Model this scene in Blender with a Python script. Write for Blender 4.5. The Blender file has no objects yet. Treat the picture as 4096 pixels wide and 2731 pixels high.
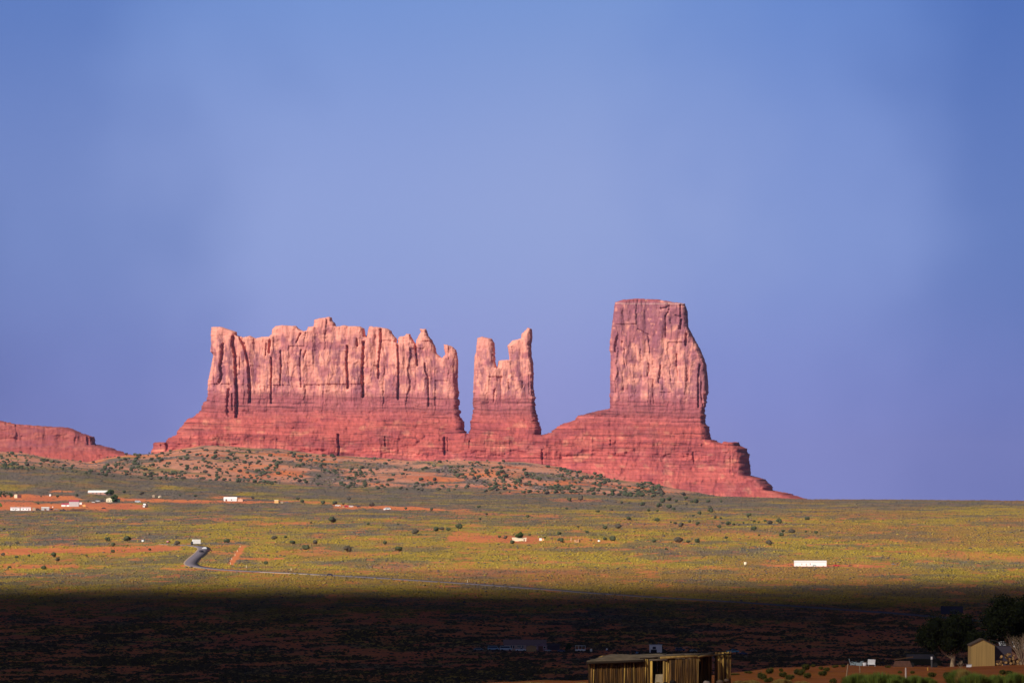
import bpy, math, random
import numpy as np

# ---------------------------------------------------------------- camera / world / sun
F = 22756.0                      # focal length in photo pixels (photo 4096 x 2731)
HOR = 2010.0                     # photo row of the true horizon
scn = bpy.context.scene
COL = scn.collection
cam_d = bpy.data.cameras.new("camera"); cam = bpy.data.objects.new("camera", cam_d); COL.objects.link(cam)
cam_d.sensor_width = 36.0; cam_d.lens = 36.0 * F / 4096.0
cam_d.clip_start = 1.0; cam_d.clip_end = 90000.0
PITCH = math.atan((HOR - 1365.5) / F)
cam.location = (0, 0, 0); cam.rotation_euler = (math.pi / 2 + PITCH, 0, 0)
scn.camera = cam

SUN_EL, SUN_AZ = math.radians(33), math.radians(38)      # sun behind the camera, to its left
SD = np.array([-math.sin(SUN_AZ) * math.cos(SUN_EL), -math.cos(SUN_AZ) * math.cos(SUN_EL), math.sin(SUN_EL)])
sl = bpy.data.lights.new("sun", "SUN"); so = bpy.data.objects.new("sun", sl); COL.objects.link(so)
sl.energy = 4.6; sl.angle = math.radians(0.5); sl.color = (1.0, 0.92, 0.84)
so.location = (-300, -300, 400)
so.rotation_euler = (math.pi / 2 - SUN_EL, 0, -SUN_AZ)
scn.view_settings.view_transform = 'Standard'; scn.view_settings.look = 'None'
scn.view_settings.gamma = 1.0; scn.view_settings.exposure = 0.35

W = bpy.data.worlds.new("World"); scn.world = W; W.use_nodes = True
nt = W.node_tree; nt.nodes.clear()
def N(t, typ, **k):
    n = t.nodes.new(typ)
    for a, b in k.items(): setattr(n, a, b)
    return n
out = N(nt, 'ShaderNodeOutputWorld'); bg = N(nt, 'ShaderNodeBackground'); nt.links.new(bg.outputs[0], out.inputs[0])
bg.inputs[1].default_value = 0.10
sky = N(nt, 'ShaderNodeTexSky', sky_type='NISHITA', sun_disc=False, sun_elevation=SUN_EL,
        sun_rotation=math.pi + SUN_AZ, altitude=1600, air_density=1.0, dust_density=0.6, ozone_density=2.0)
tc = N(nt, 'ShaderNodeTexCoord'); sep = N(nt, 'ShaderNodeSeparateXYZ'); nt.links.new(tc.outputs['Generated'], sep.inputs[0])
# veil of storm cloud: blue-grey rain air low down, dark cloud base overhead
rel = N(nt, 'ShaderNodeValToRGB'); rel.color_ramp.interpolation = 'EASE'
def ramp(r, pts):
    e = r.color_ramp.elements
    while len(e) > 1: e.remove(e[0])
    e[0].position = pts[0][0]; e[0].color = (*pts[0][1], 1)
    for p, c in pts[1:]:
        q = e.new(p); q.color = (*c, 1)
mr = N(nt, 'ShaderNodeMapRange'); mr.inputs[1].default_value = -0.05; mr.inputs[2].default_value = 0.45
nt.links.new(sep.outputs['Z'], mr.inputs[0]); nt.links.new(mr.outputs[0], rel.inputs[0])
SKYK = 1.0
ramp(rel, [(0.0, (1.55, 1.66, 4.9)), (0.12, (1.92, 2.15, 5.3)), (0.20, (2.05, 2.70, 5.5)), (0.30, (1.20, 2.15, 5.1)), (0.40, (.22, .26, .5)), (1.0, (.06, .06, .10))])
# sky dims sideways: lens vignette plus real gradient, painted into its colour
mx = N(nt, 'ShaderNodeMath', operation='ADD'); mx.inputs[1].default_value = 0.0
ns = N(nt, 'ShaderNodeTexNoise'); ns.inputs['Scale'].default_value = 16.0; ns.inputs['Detail'].default_value = 3.0; ns.inputs['Roughness'].default_value = .55
nt.links.new(tc.outputs['Generated'], ns.inputs['Vector'])
ad = N(nt, 'ShaderNodeMath', operation='MULTIPLY_ADD'); ad.inputs[1].default_value = 0.07; ad.inputs[2].default_value = -0.035
nt.links.new(ns.outputs['Fac'], ad.inputs[0]); nt.links.new(sep.outputs['X'], mx.inputs[0]); nt.links.new(ad.outputs[0], mx.inputs[1])
ml = N(nt, 'ShaderNodeMath', operation='MULTIPLY_ADD'); ml.inputs[1].default_value = 5.0; ml.inputs[2].default_value = 0.54
nt.links.new(mx.outputs[0], ml.inputs[0])
side_dim = N(nt, 'ShaderNodeValToRGB'); side_dim.color_ramp.interpolation = 'EASE'
ramp(side_dim, [(0.0, (.30, .40, .60)), (0.16, (.58, .66, .80)), (0.34, (1.0, 1.0, 1.0)), (.60, (1.05, 1.03, 1.0)), (.80, (.74, .82, .93)), (1.0, (.36, .50, .72))])
nt.links.new(ml.outputs[0], side_dim.inputs[0])
mul = N(nt, 'ShaderNodeMix', data_type='RGBA', blend_type='MULTIPLY'); mul.inputs[0].default_value = 1.0
nt.links.new(rel.outputs[0], mul.inputs[6]); nt.links.new(side_dim.outputs[0], mul.inputs[7])
mixs = N(nt, 'ShaderNodeMix', data_type='RGBA'); mixs.inputs[0].default_value = 0.95
nt.links.new(sky.outputs[0], mixs.inputs[6]); nt.links.new(mul.outputs[2], mixs.inputs[7])
nt.links.new(mixs.outputs[2], bg.inputs[0])

# ---------------------------------------------------------------- helpers
rng = np.random.default_rng(7); R = random.Random(11)
_T = rng.random((256, 256))
def vn(x, y, s=0):
    x = np.asarray(x, float) + s * 37.17; y = np.asarray(y, float) + s * 91.7
    xi = np.floor(x).astype(int); yi = np.floor(y).astype(int); fx = x - xi; fy = y - yi
    fx = fx * fx * (3 - 2 * fx); fy = fy * fy * (3 - 2 * fy)
    a = _T[xi & 255, yi & 255]; b = _T[(xi + 1) & 255, yi & 255]; c = _T[xi & 255, (yi + 1) & 255]; d = _T[(xi + 1) & 255, (yi + 1) & 255]
    return (a + (b - a) * fx) * (1 - fy) + (c + (d - c) * fx) * fy
def fbm(x, y, s=0, o=4):
    t = 0; a = 1; n = 0
    for k in range(o):
        t = t + a * vn(x * 2 ** k, y * 2 ** k, s + k * 5); n += a; a *= .5
    return t / n * 2 - 1
def ss(a, b, x):
    t = np.clip((x - a) / (b - a), 0, 1); return t * t * (3 - 2 * t)
def mixc(c1, c2, m): return c1 * (1 - m[..., None]) + c2 * m[..., None]

def mesh(name, V, Fc, mats=None, parent=None, cols=None, smooth=False, fmat=None):
    """V (n,3); Fc list of faces or (m,k) array"""
    me = bpy.data.meshes.new(name)
    V = np.asarray(V, np.float32)
    if isinstance(Fc, np.ndarray):
        m, k = Fc.shape
        me.vertices.add(len(V)); me.vertices.foreach_set('co', V.ravel())
        me.loops.add(m * k); me.loops.foreach_set('vertex_index', Fc.astype(np.int32).ravel())
        me.polygons.add(m); me.polygons.foreach_set('loop_start', np.arange(0, m * k, k, dtype=np.int32))
        me.polygons.foreach_set('loop_total', np.full(m, k, np.int32))
        me.update(calc_edges=True)
    else:
        me.from_pydata(V.tolist(), [], [tuple(int(i) for i in f) for f in Fc]); me.update()
    if smooth: me.polygons.foreach_set('use_smooth', [True] * len(me.polygons))
    if cols is not None:
        a = me.attributes.new('Col', 'FLOAT_COLOR', 'POINT')
        c = np.ones((len(V), 4), np.float32); c[:, :3] = cols; a.data.foreach_set('color', c.ravel())
    for m_ in (mats if isinstance(mats, (list, tuple)) else [mats]):
        if m_: me.materials.append(m_)
    if fmat is not None: me.polygons.foreach_set('material_index', np.asarray(fmat, np.int32))
    o = bpy.data.objects.new(name, me); COL.objects.link(o)
    if parent: o.parent = parent
    return o
def tag(o, label=None, cat=None, group=None, kind=None):
    if label: o['label'] = label
    if cat: o['category'] = cat
    if group: o['group'] = group
    if kind: o['kind'] = kind
    return o
def empty(name, loc=(0, 0, 0), rz=0.0):
    o = bpy.data.objects.new(name, None); o.empty_display_size = .5; COL.objects.link(o); o.location = loc; o.rotation_euler = (0, 0, rz); return o
def copy_tree(o, parent=None):
    c = o.copy(); COL.objects.link(c)
    if parent: c.parent = parent
    for ch in list(o.children): copy_tree(ch, c)
    return c

def mat(name, col, rough=.85, nscale=0, namt=.25, attr=False, metal=0.0, bump=0.0, stretch=(1, 1, 1), spec=.3):
    m = bpy.data.materials.new(name); m.use_nodes = True; t = m.node_tree; b = t.nodes['Principled BSDF']
    b.inputs['Roughness'].default_value = rough; b.inputs['Metallic'].default_value = metal
    b.inputs['Specular IOR Level'].default_value = spec
    src = None
    if attr:
        a = N(t, 'ShaderNodeAttribute'); a.attribute_name = 'Col'; src = a.outputs['Color']
    else:
        c = N(t, 'ShaderNodeRGB'); c.outputs[0].default_value = (*col, 1); src = c.outputs[0]
    if nscale:
        tcn = N(t, 'ShaderNodeTexCoord'); mp = N(t, 'ShaderNodeMapping'); mp.inputs['Scale'].default_value = stretch
        t.links.new(tcn.outputs['Object'], mp.inputs[0])
        n = N(t, 'ShaderNodeTexNoise'); n.inputs['Scale'].default_value = nscale; n.inputs['Detail'].default_value = 5
        t.links.new(mp.outputs[0], n.inputs['Vector'])
        mr_ = N(t, 'ShaderNodeMapRange'); mr_.inputs[1].default_value = .25; mr_.inputs[2].default_value = .75
        mr_.inputs[3].default_value = 1 - namt; mr_.inputs[4].default_value = 1 + namt
        t.links.new(n.outputs['Fac'], mr_.inputs[0])
        v = N(t, 'ShaderNodeVectorMath', operation='SCALE'); t.links.new(src, v.inputs[0]); t.links.new(mr_.outputs[0], v.inputs['Scale'])
        src = v.outputs[0]
        if bump:
            bp = N(t, 'ShaderNodeBump'); bp.inputs['Strength'].default_value = bump; bp.inputs['Distance'].default_value = 1.0 / nscale
            t.links.new(n.outputs['Fac'], bp.inputs['Height']); t.links.new(bp.outputs[0], b.inputs['Normal'])
    t.links.new(src, b.inputs['Base Color'])
    return m

M = {}
def C(name, col, **k):
    if name not in M: M[name] = mat(name, col, **k)
    return M[name]
M['rock'] = mat('red_sandstone', (0, 0, 0), .95, .09, .16, True, spec=.1, bump=.12, stretch=(1, 1, 1.6))
M['soil'] = mat('desert_soil', (0, 0, 0), .95, .12, .25, True, spec=.1, bump=.2)
M['scrub'] = mat('scrub_leaves', (0, 0, 0), .9, attr=True, spec=.1)
M['juniper'] = mat('juniper_green', (0, 0, 0), .9, attr=True, spec=.1)
M['bark'] = mat('bark', (.16, .10, .07), .95, 6, .3)
M['palebark'] = mat('pale_bark', (.45, .33, .2), .95, 6, .3)
M['asphalt'] = mat('asphalt', (.165, .14, .165), .9, .6, .15)
M['shoulder'] = mat('gravel_shoulder', (.33, .24, .16), .95, .5, .2)
M['logs'] = mat('weathered_logs', (0, 0, 0), .9, 9, .45, True, bump=.3, stretch=(1, 1, .12))
M['glass'] = mat('dark_glass', (.02, .025, .035), .15, spec=.6)
M['tyre'] = mat('tyre_rubber', (.02, .02, .02), .9)
M['grass'] = mat('grass_blades', (0, 0, 0), .9, attr=True, spec=.1)
M['dark'] = mat('dark_interior', (.02, .015, .012), .9)
WHITE = C('white_paint', (.86, .86, .84), rough=.5, nscale=.8, namt=.06)
CREAM = C('cream_paint', (.78, .68, .48), nscale=.8, namt=.1)
TAN = C('tan_stucco', (.42, .30, .20), nscale=1, namt=.12)
REDROOF = C('red_roof_metal', (.42, .07, .10), nscale=1, namt=.15)
GREYROOF = C('grey_shingle', (.22, .19, .19), nscale=2, namt=.2)
GREYMET = C('grey_metal', (.48, .46, .46), nscale=1.2, namt=.2)
ORANGE = C('orange_board', (.72, .38, .14), nscale=1, namt=.15)
STONE = C('stacked_stone', (.48, .28, .14), nscale=1.5, namt=.3)
BROWN = C('brown_wood', (.18, .09, .06), nscale=3, namt=.3)

# ---------------------------------------------------------------- terrain function
XC = np.array([-3000, 0, 1900, 2010, 2350, 2700, 2850, 2950, 3100, 3350, 3700, 4096, 8000.])
NEAR = np.array([2775, 2760, 2747, 2729, 2723, 2716, 2699, 2686, 2669, 2660, 2667, 2652, 2640.])
XF = np.array([-3000, 0, 300, 500, 800, 1000, 1300, 1700, 2000, 2400, 2700, 2900, 3100, 3230, 3500, 3800, 4096, 8000.])
FOOT = np.array([1850, 1862, 1880, 1900, 1915, 1925, 1940, 1950, 1960, 1968, 1977, 1985, 1990, 1996, 1997, 2000, 2003, 2012.])
XH = np.array([-3000, 0, 100, 200, 350, 420, 500, 620, 700, 800, 850, 1000, 1130, 1300, 1500, 1900, 2100, 2250, 2350, 2450, 2600, 2700, 2800, 2900, 3000, 8000.])
CREST = np.array([1815, 1812, 1812, 1830, 1846, 1828, 1815, 1811, 1800, 1784, 1783, 1795, 1800, 1822, 1835, 1842, 1852, 1870, 1895, 1915, 1935, 1953, 1970, 1990, 2010, 2020.])
DA = np.array([0, 100, 250, 400, 560, 680, 900, 1400, 1900, 2400, 3000, 4000, 4500, 5300, 6500, 7800, 8800, 9600, 12000, 16000, 40000.])
def zbase(xp, d):
    xp = np.clip(xp, -3000, 8000); d = np.asarray(d, float)
    def r(y, dd): return (HOR - y) * dd / F
    o = np.ones_like(xp)
    zn = r(np.interp(xp, XC, NEAR), 560); zf = r(np.interp(xp, XF, FOOT), 7800); zc = r(np.interp(xp, XH, CREST), 8800)
    A = np.stack([-2 * o, -4.9 * o, -9.2 * o, r(2738, 400) * o, zn, zn - 5, -38 * o, -54 * o, -60.5 * o, r(2590, 2400) * o, r(2440, 3000) * o, r(2265, 4000) * o,
                  r(2180, 4500) * o, r(2100, 5300) * o, r(2030, 6500) * o, zf, zc, np.minimum(zc - 55, -5), -160 * o, -330 * o, -1300 * o], -1)
    h = np.diff(DA); dl = np.diff(A, axis=-1) / h
    a, b = dl[..., :-1], dl[..., 1:]
    m = np.where(a * b > 0, 2 * a * b / (a + b + 1e-12 * np.sign(a + b) + 1e-30), 0)
    m = np.concatenate([dl[..., :1], m, dl[..., -1:]], -1)
    i = np.clip(np.searchsorted(DA, d, side='right') - 1, 0, len(DA) - 2)
    i = np.broadcast_to(i, xp.shape); I = i[..., None]
    g = lambda Q, J: np.take_along_axis(Q, J, -1)[..., 0]
    t = (np.broadcast_to(d, xp.shape) - DA[i]) / h[i]; t = np.clip(t, 0, 1)
    z0, z1, m0, m1 = g(A, I), g(A, I + 1), g(m, I) * h[i], g(m, I + 1) * h[i]
    return (2 * t**3 - 3 * t**2 + 1) * z0 + (t**3 - 2 * t**2 + t) * m0 + (-2 * t**3 + 3 * t**2) * z1 + (t**3 - t**2) * m1
def zt(X, Y):
    X, Y = np.broadcast_arrays(np.asarray(X, float), np.asarray(Y, float))
    d = np.maximum(Y, 1.0); xp = 2048 + X * F / d
    z = zbase(xp, np.maximum(Y, 0))
    far = ss(7500, 8000, Y) * (1 - ss(2700, 3000, xp) * .8)
    z = z + fbm(X / 420, Y / 420, 3, 3) * .9 * ss(1800, 2600, Y) + fbm(X / 90, Y / 130, 9, 3) * (.25 * ss(1800, 2500, Y) + 3.2 * far)
    z = z + fbm(X / 260, Y / 300, 13, 3) * 5.0 * far * (1 - ss(8500, 8900, Y) * .6)
    z = z + fbm(X / 6, Y / 14, 21, 3) * .16 * ss(380, 420, Y) * (1 - ss(900, 1200, Y))
    return z
_ds = np.concatenate([np.arange(380, 700, 1.0), np.arange(1700, 9300, 3.0)])
def inv(x, y):
    """ground point seen at photo pixel (x, y)"""
    X = (x - 2048) * _ds / F; z = zt(X, _ds); yy = HOR - z * F / _ds
    k = np.argmax(yy <= y)
    if yy[k] > y: k = int(np.argmin(yy))
    d = _ds[k]
    return np.array([(x - 2048) * d / F, d, z[k]]), d / F

# ---------------------------------------------------------------- storm cloud overhead (behind the camera, shades the near valley) and haze
def build_cloud():
    H = 1500.0; sh = -SD[:2] / SD[2] * H            # shadow falls this far from the point below
    xs = np.linspace(-4200, 3000, 90); ys = np.concatenate([np.linspace(-3500, -1500, 10), np.linspace(-1300, 5200, 120)])   # in shadow coordinates
    X, Y = np.meshgrid(xs, ys)
    j = fbm(X / 500, Y / 500, 3, 4)
    Yj = Y + fbm(X / 300, Y / 500, 8, 4) * 170 - (X / 330) * 55
    T = np.interp(Yj, [-3500, -3000, 60, 300, 620, 1000, 1500, 2200, 2700, 3150, 3400, 3640, 3980], [0, 55, 55, 52, 62, 330, 430, 340, 225, 112, 52, 16, 0.0])
    ex = np.minimum(ss(-4200, -3400, X), 1 - ss(2300, 3000, X)); T = T * ex * (1 + .22 * j) * (1 + 1.3 * (1 - ss(-350, 120, X)) * ss(700, 1500, Y) * (1 - ss(2500, 3550, Y)))
    m_ = T > 1.0; T = np.where(m_, T, 0)
    n = X.size; P1 = np.stack([X - sh[0], Y - sh[1], H + T * .72 + 0 * T], -1); P2 = np.stack([X - sh[0], Y - sh[1], H - T * .28], -1)
    nr, nc = X.shape; i = (np.arange(nr - 1)[:, None] * nc + np.arange(nc - 1)[None])
    ok = (m_[:-1, :-1] | m_[1:, :-1] | m_[:-1, 1:] | m_[1:, 1:]); I = i[ok]
    Ft = np.stack([I, I + 1, I + nc + 1, I + nc], 1); Fb = Ft[:, ::-1]
    # the two skins share their rim
    V = np.concatenate([P1.reshape(-1, 3), P2.reshape(-1, 3)]); idx = np.arange(n); low = np.where(T.ravel() > 0, idx + n, idx)
    Fc = np.concatenate([Ft, low[Fb]])
    used, iv = np.unique(Fc, return_inverse=True)
    m = bpy.data.materials.new('cloud_vapour'); m.use_nodes = True; t = m.node_tree; t.nodes.clear()
    o_ = N(t, 'ShaderNodeOutputMaterial'); v = N(t, 'ShaderNodeVolumePrincipled'); v.inputs['Color'].default_value = (.8, .82, .86, 1)
    v.inputs['Density'].default_value = CLOUD_DENS; v.inputs['Anisotropy'].default_value = .3
    t.links.new(v.outputs[0], o_.inputs['Volume'])
    o = mesh('clouds', V[used], iv.reshape(-1, 4), m, smooth=True); tag(o, kind='stuff')
CLOUD_DENS = .011
build_cloud()
def build_haze():
    x0, x1, y0, y1, z0, z1 = -14000, 14000, -500, 41000, -1400, 420
    V = [(x, y, z) for x in (x0, x1) for y in (y0, y1) for z in (z0, z1)]
    Fc = [(0, 1, 3, 2), (4, 6, 7, 5), (0, 4, 5, 1), (2, 3, 7, 6), (0, 2, 6, 4), (1, 5, 7, 3)]
    m = bpy.data.materials.new('haze_air'); m.use_nodes = True; t = m.node_tree; t.nodes.clear()
    o_ = N(t, 'ShaderNodeOutputMaterial'); v = N(t, 'ShaderNodeVolumePrincipled'); v.inputs['Color'].default_value = (.50, .52, 1.0, 1)
    v.inputs['Density'].default_value = 1.1e-5; v.inputs['Anisotropy'].default_value = 0
    t.links.new(v.outputs[0], o_.inputs['Volume'])
    tag(mesh('haze', V, Fc, m), kind='stuff')
build_haze()

# ---------------------------------------------------------------- ground
# bare-soil patches as (x0, x1, y_left, y_right, half thickness, strength)
SOIL = [(-50, 330, 1990, 1990, 10, 1), (180, 300, 1967, 1967, 4, .9), (-50, 450, 2024, 2024, 15, 1), (300, 600, 2022, 2026, 10, 1), (440, 800, 1995, 2004, 7, 1),
        (560, 1110, 2005, 2008, 5, .95), (840, 1000, 1988, 1990, 4, .8), (1100, 1320, 2001, 2008, 4, .8), (1320, 1790, 2024, 2038, 7, 1), (1700, 1900, 2038, 2044, 6, .6),
        (1010, 1250, 2092, 2094, 4, .8), (1770, 2160, 2150, 2158, 15, .9), (1790, 1950, 2135, 2138, 10, .7), (2130, 2480, 2163, 2166, 6, .6), (-50, 740, 2208, 2190, 12, .95),
        (-50, 330, 2265, 2262, 9, .85), (3040, 3560, 2260, 2262, 5, .9), (3650, 4150, 2205, 2235, 14, .5), (1850, 2560, 2412, 2404, 10, .6), (2430, 2640, 2588, 2590, 14, .6),
        (690, 760, 2260, 2260, 4, 1), (2180, 2420, 1998, 2000, 6, .5), (1790, 2260, 2052, 2062, 5, .6), (1500, 2350, 2265, 2300, 22, .35), (2000, 2600, 1968, 1972, 5, .7),
        (2440, 2780, 1950, 1966, 6, .9), (1100, 1500, 2210, 2220, 8, .5), (2450, 2900, 2090, 2100, 12, .35), (2750, 3100, 2120, 2150, 14, .35), (640, 1150, 2272, 2292, 3, .7)]
TRACK = [(972, 2182), (962, 2200), (948, 2222), (934, 2240), (922, 2256)]
def soil_mask(X, Y, Z):
    xp = 2048 + X * F / np.maximum(Y, 1); yp = HOR - Z * F / np.maximum(Y, 1)
    yj = yp + fbm(xp / 60, Y / 90, 31, 4) * 8; xj = xp + fbm(xp / 50, Y / 60, 33, 3) * 40
    m = np.zeros_like(xp)
    for x0, x1, ya, yb, h, s in SOIL:
        c = ya + (yb - ya) * (xj - x0) / (x1 - x0)
        hh = h * (.75 + .5 * vn(xp / 40, c / 9, int(x0) % 17))
        m = np.maximum(m, s * (1 - ss(.65, 1.35, np.abs(yj - c) / hh)) * ss(0, 25, xj - x0) * ss(0, 25, x1 - xj))
    tx = np.interp(yp, [q[1] for q in TRACK], [q[0] for q in TRACK])
    m = np.maximum(m, (np.abs(xp - tx) < 12 - (yp - 2182) * -.02) * ((yp > 2183) & (yp < 2258)) * 1.0)
    m = np.maximum(m, .95 * (np.abs(yp - 2233) < 3.0) * ((xp > 945) & (xp < 1140)))
    hill = ss(7750, 7900, Y) * (1 - ss(2550, 2800, xp))
    m = np.maximum(m, hill * ss(-.25, .15, fbm(X / 45, Y / 70, 41, 4) + .10))
    m = np.maximum(m, .65 * ss(.22, .42, fbm(X / 16, Y / 50, 43, 4)) * (1 - hill) * (1 - ss(5600, 7000, Y)))
    m = np.maximum(m, .95 * ss(.02, .22, fbm(X / 11, Y / 26, 45, 4) * .8 + fbm(X / 60, Y / 160, 46, 3) * .4) * (1 - ss(2900, 3500, Y)))
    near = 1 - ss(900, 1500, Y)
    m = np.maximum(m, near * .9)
    return m, xp, yp
def plain_col(X, Y, xp, yp):
    """colour of the low plant cover, varied in broad patches"""
    grey = np.array([.155, .138, .112]); yel = np.array([.38, .275, .045]); grn = np.array([.16, .15, .042]); brn = np.array([.31, .16, .06])
    far = ss(4600, 6900, Y + (xp - 2048) * -.25)
    p = fbm(X / 35, Y / 110, 51, 4) * .7 + fbm(X / 160, Y / 300, 52, 3) * .4; q = fbm(X / 22, Y / 70, 57, 4); r_ = fbm(X / 160, Y / 420, 63, 3)
    c = mixc(np.broadcast_to(yel, p.shape + (3,)), grey, ss(-.15, .4, p + far * .55 - .16))
    c = mixc(c, grn, ss(.05, .45, q) * .6)
    c = mixc(c, brn, ss(-.1, .4, r_) * .65 * ss(1300, 3200, xp + (yp - 2150) * 6))
    c = mixc(c, grey * .85, ss(.08, .3, fbm(X / 70, Y / 130, 66, 4)) * .6)
    c = mixc(c, brn * 1.1, ss(.2, .4, fbm(X / 18, Y / 60, 68, 3)) * .5)
    return c
def build_ground():
    cols = np.concatenate([np.linspace(-9000, -400, 24), np.arange(-340, 4440, 8.0), np.linspace(4500, 13000, 24)])
    rows = np.concatenate([np.linspace(-60, 380, 30), np.arange(384, 720, 3.0), np.arange(740, 1900, 40.0), np.arange(1900, 9600, 11.0), np.linspace(9700, 40000, 30)])
    D, XP = np.meshgrid(rows, cols, indexing='ij')
    Dp = np.where(D < 60, 60, D); X = (XP - 2048) * Dp / F * np.where(D < 400, 1 + (400 - D) / 100, 1); Y = D
    Z = np.where(Y > 0, zt(X, np.maximum(Y, 1)), -2 + np.minimum(Y, 0) * .03)
    m, xp, yp = soil_mask(X, Y, Z)
    org = np.array([.66, .205, .075]); dk = np.array([.50, .13, .075])
    base = plain_col(X, Y, xp, yp) * .9 + np.array([.04, .018, .008])
    so_ = mixc(np.broadcast_to(org, base.shape), dk, ss(-.2, .5, fbm(X / 40, Y / 90, 71, 3)) * .6)
    pink = np.array([.56, .265, .175]); so_ = mixc(so_, pink, ss(7700, 7900, Y) * ss(-.45, .1, fbm(X / 90, Y / 60, 77, 3)) * .9)
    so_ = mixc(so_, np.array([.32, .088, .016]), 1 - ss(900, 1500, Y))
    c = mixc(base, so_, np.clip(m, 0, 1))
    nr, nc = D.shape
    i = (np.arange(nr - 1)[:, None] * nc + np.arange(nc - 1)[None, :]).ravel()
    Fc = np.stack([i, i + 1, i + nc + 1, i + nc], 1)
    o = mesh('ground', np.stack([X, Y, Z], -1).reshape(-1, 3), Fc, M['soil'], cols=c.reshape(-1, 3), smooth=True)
    tag(o, kind='structure')
build_ground()

# ---------------------------------------------------------------- sagebrush and grass: uncountable
def tufts(name, X, Y, Z, size, hgt, col, ring=5):
    n = len(X); a = np.arange(ring) * 2 * math.pi / ring
    ph = rng.random(n) * 6.28
    P = np.zeros((n, 2 * ring + 1, 3))
    for k, (rr, zz) in enumerate(((.9, -.08), (.95, .55))):
        jit = .75 + .5 * rng.random((n, ring)); aa = a[None] + ph[:, None] + k * .6
        P[:, k * ring:(k + 1) * ring, 0] = X[:, None] + np.cos(aa) * size[:, None] * rr * jit
        P[:, k * ring:(k + 1) * ring, 1] = Y[:, None] + np.sin(aa) * size[:, None] * rr * jit
        P[:, k * ring:(k + 1) * ring, 2] = Z[:, None] + hgt[:, None] * (zz + (.3 * (rng.random((n, ring)) - .5) if k else 0))
    P[:, -1, 0] = X + size * .3 * (rng.random(n) - .5); P[:, -1, 1] = Y; P[:, -1, 2] = Z + hgt
    T = []
    for j in range(ring):
        k = (j + 1) % ring
        T += [(j, k, ring + k), (j, ring + k, ring + j), (ring + j, ring + k, 2 * ring)]
    T = np.array(T); Fc = (np.arange(n)[:, None, None] * (2 * ring + 1) + T[None]).reshape(-1, 3)
    c = np.repeat(col[:, None, :], 2 * ring + 1, 1) * (.8 + .4 * rng.random((n, 2 * ring + 1, 1)))
    return mesh(name, P.reshape(-1, 3), Fc, M['scrub'], cols=c.reshape(-1, 3))
def build_scrub():
    n = 430000
    xs = rng.random(n) * 4800 - 350
    d = np.arange(1850, 8700, 5.0)
    tabs = []
    for xc in (300, 1500, 2600, 3700):
        X = (xc - 2048) * d / F; y = HOR - zt(X, d) * F / d; w = np.maximum(-np.gradient(y), .02) + .03; tabs.append(np.cumsum(w) / w.sum())
    tb = np.array(tabs); k = np.clip((xs / 1100).astype(int), 0, 3); u = rng.random(n)
    Y = np.empty(n)
    for q in range(4): Y[k == q] = np.interp(u[k == q], tb[q], d)
    X = (xs - 2048) * Y / F; Z = zt(X, Y)
    m, xp, yp = soil_mask(X, Y, Z)
    hill = ss(7700, 7850, Y) * (1 - ss(2550, 2800, xp))
    cl = fbm(X / 14, Y / 34, 91, 2)
    dark = ss(1800, 3600, 3600 - (Y - 1800))
    keep = rng.random(n) > np.clip(m * (1.0 - .12 * hill) - .06 * (Y < 7800), 0, .985)
    keep &= rng.random(n) < .42 + .6 * ss(-.3, .25, cl)
    keep &= ~((Y > 7750) & (rng.random(n) < .15 * hill))
    rx = np.abs(xp - 800) < 60
    X, Y, Z, xp, yp, hill = (q[keep] for q in (X, Y, Z, xp, yp, hill)); n = len(X)
    # leave the road clear
    cl2 = np.ones(n, bool)
    for a_, b_ in zip(ROADW[:-1], ROADW[1:]):
        A = a_[:2]; B = b_[:2]; AB = B - A; t = np.clip(((X - A[0]) * AB[0] + (Y - A[1]) * AB[1]) / (AB @ AB), 0, 1)
        cl2 &= np.hypot(X - A[0] - t * AB[0], Y - A[1] - t * AB[1] + 1.5) > 5.6
    X, Y, Z, xp, yp, hill = (q[cl2] for q in (X, Y, Z, xp, yp, hill)); n = len(X)
    c = plain_col(X, Y, xp, yp)
    kind = rng.random(n)
    c = np.where((kind < .13)[:, None], np.array([.115, .095, .09]), c)
    c = np.where(((kind > .90) & (Y < 6000))[:, None], np.array([.34, .25, .045]), c)
    c = mixc(c, np.array([.26, .19, .17]), hill * .85)
    c = mixc(c, np.array([.065, .055, .035]), (1 - ss(2500, 3500, Y)) * .9)  # plants where the cloud shadow falls are painted darker as well
    sz = (.24 + .40 * rng.random(n) ** 1.8) * (1 + (Y - 2400) / 3600)
    sz *= 1 + .5 * (rng.random(n) < .12)
    sz *= 1 + .5 * hill + .7 * (1 - ss(2500, 3400, Y)) * (rng.random(n) < .4)
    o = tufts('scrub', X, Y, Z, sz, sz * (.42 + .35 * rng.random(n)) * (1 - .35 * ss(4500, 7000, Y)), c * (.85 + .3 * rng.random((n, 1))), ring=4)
    tag(o, 'low sagebrush, rabbitbrush and dry grass covering the plain', 'scrub', kind='stuff')

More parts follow.
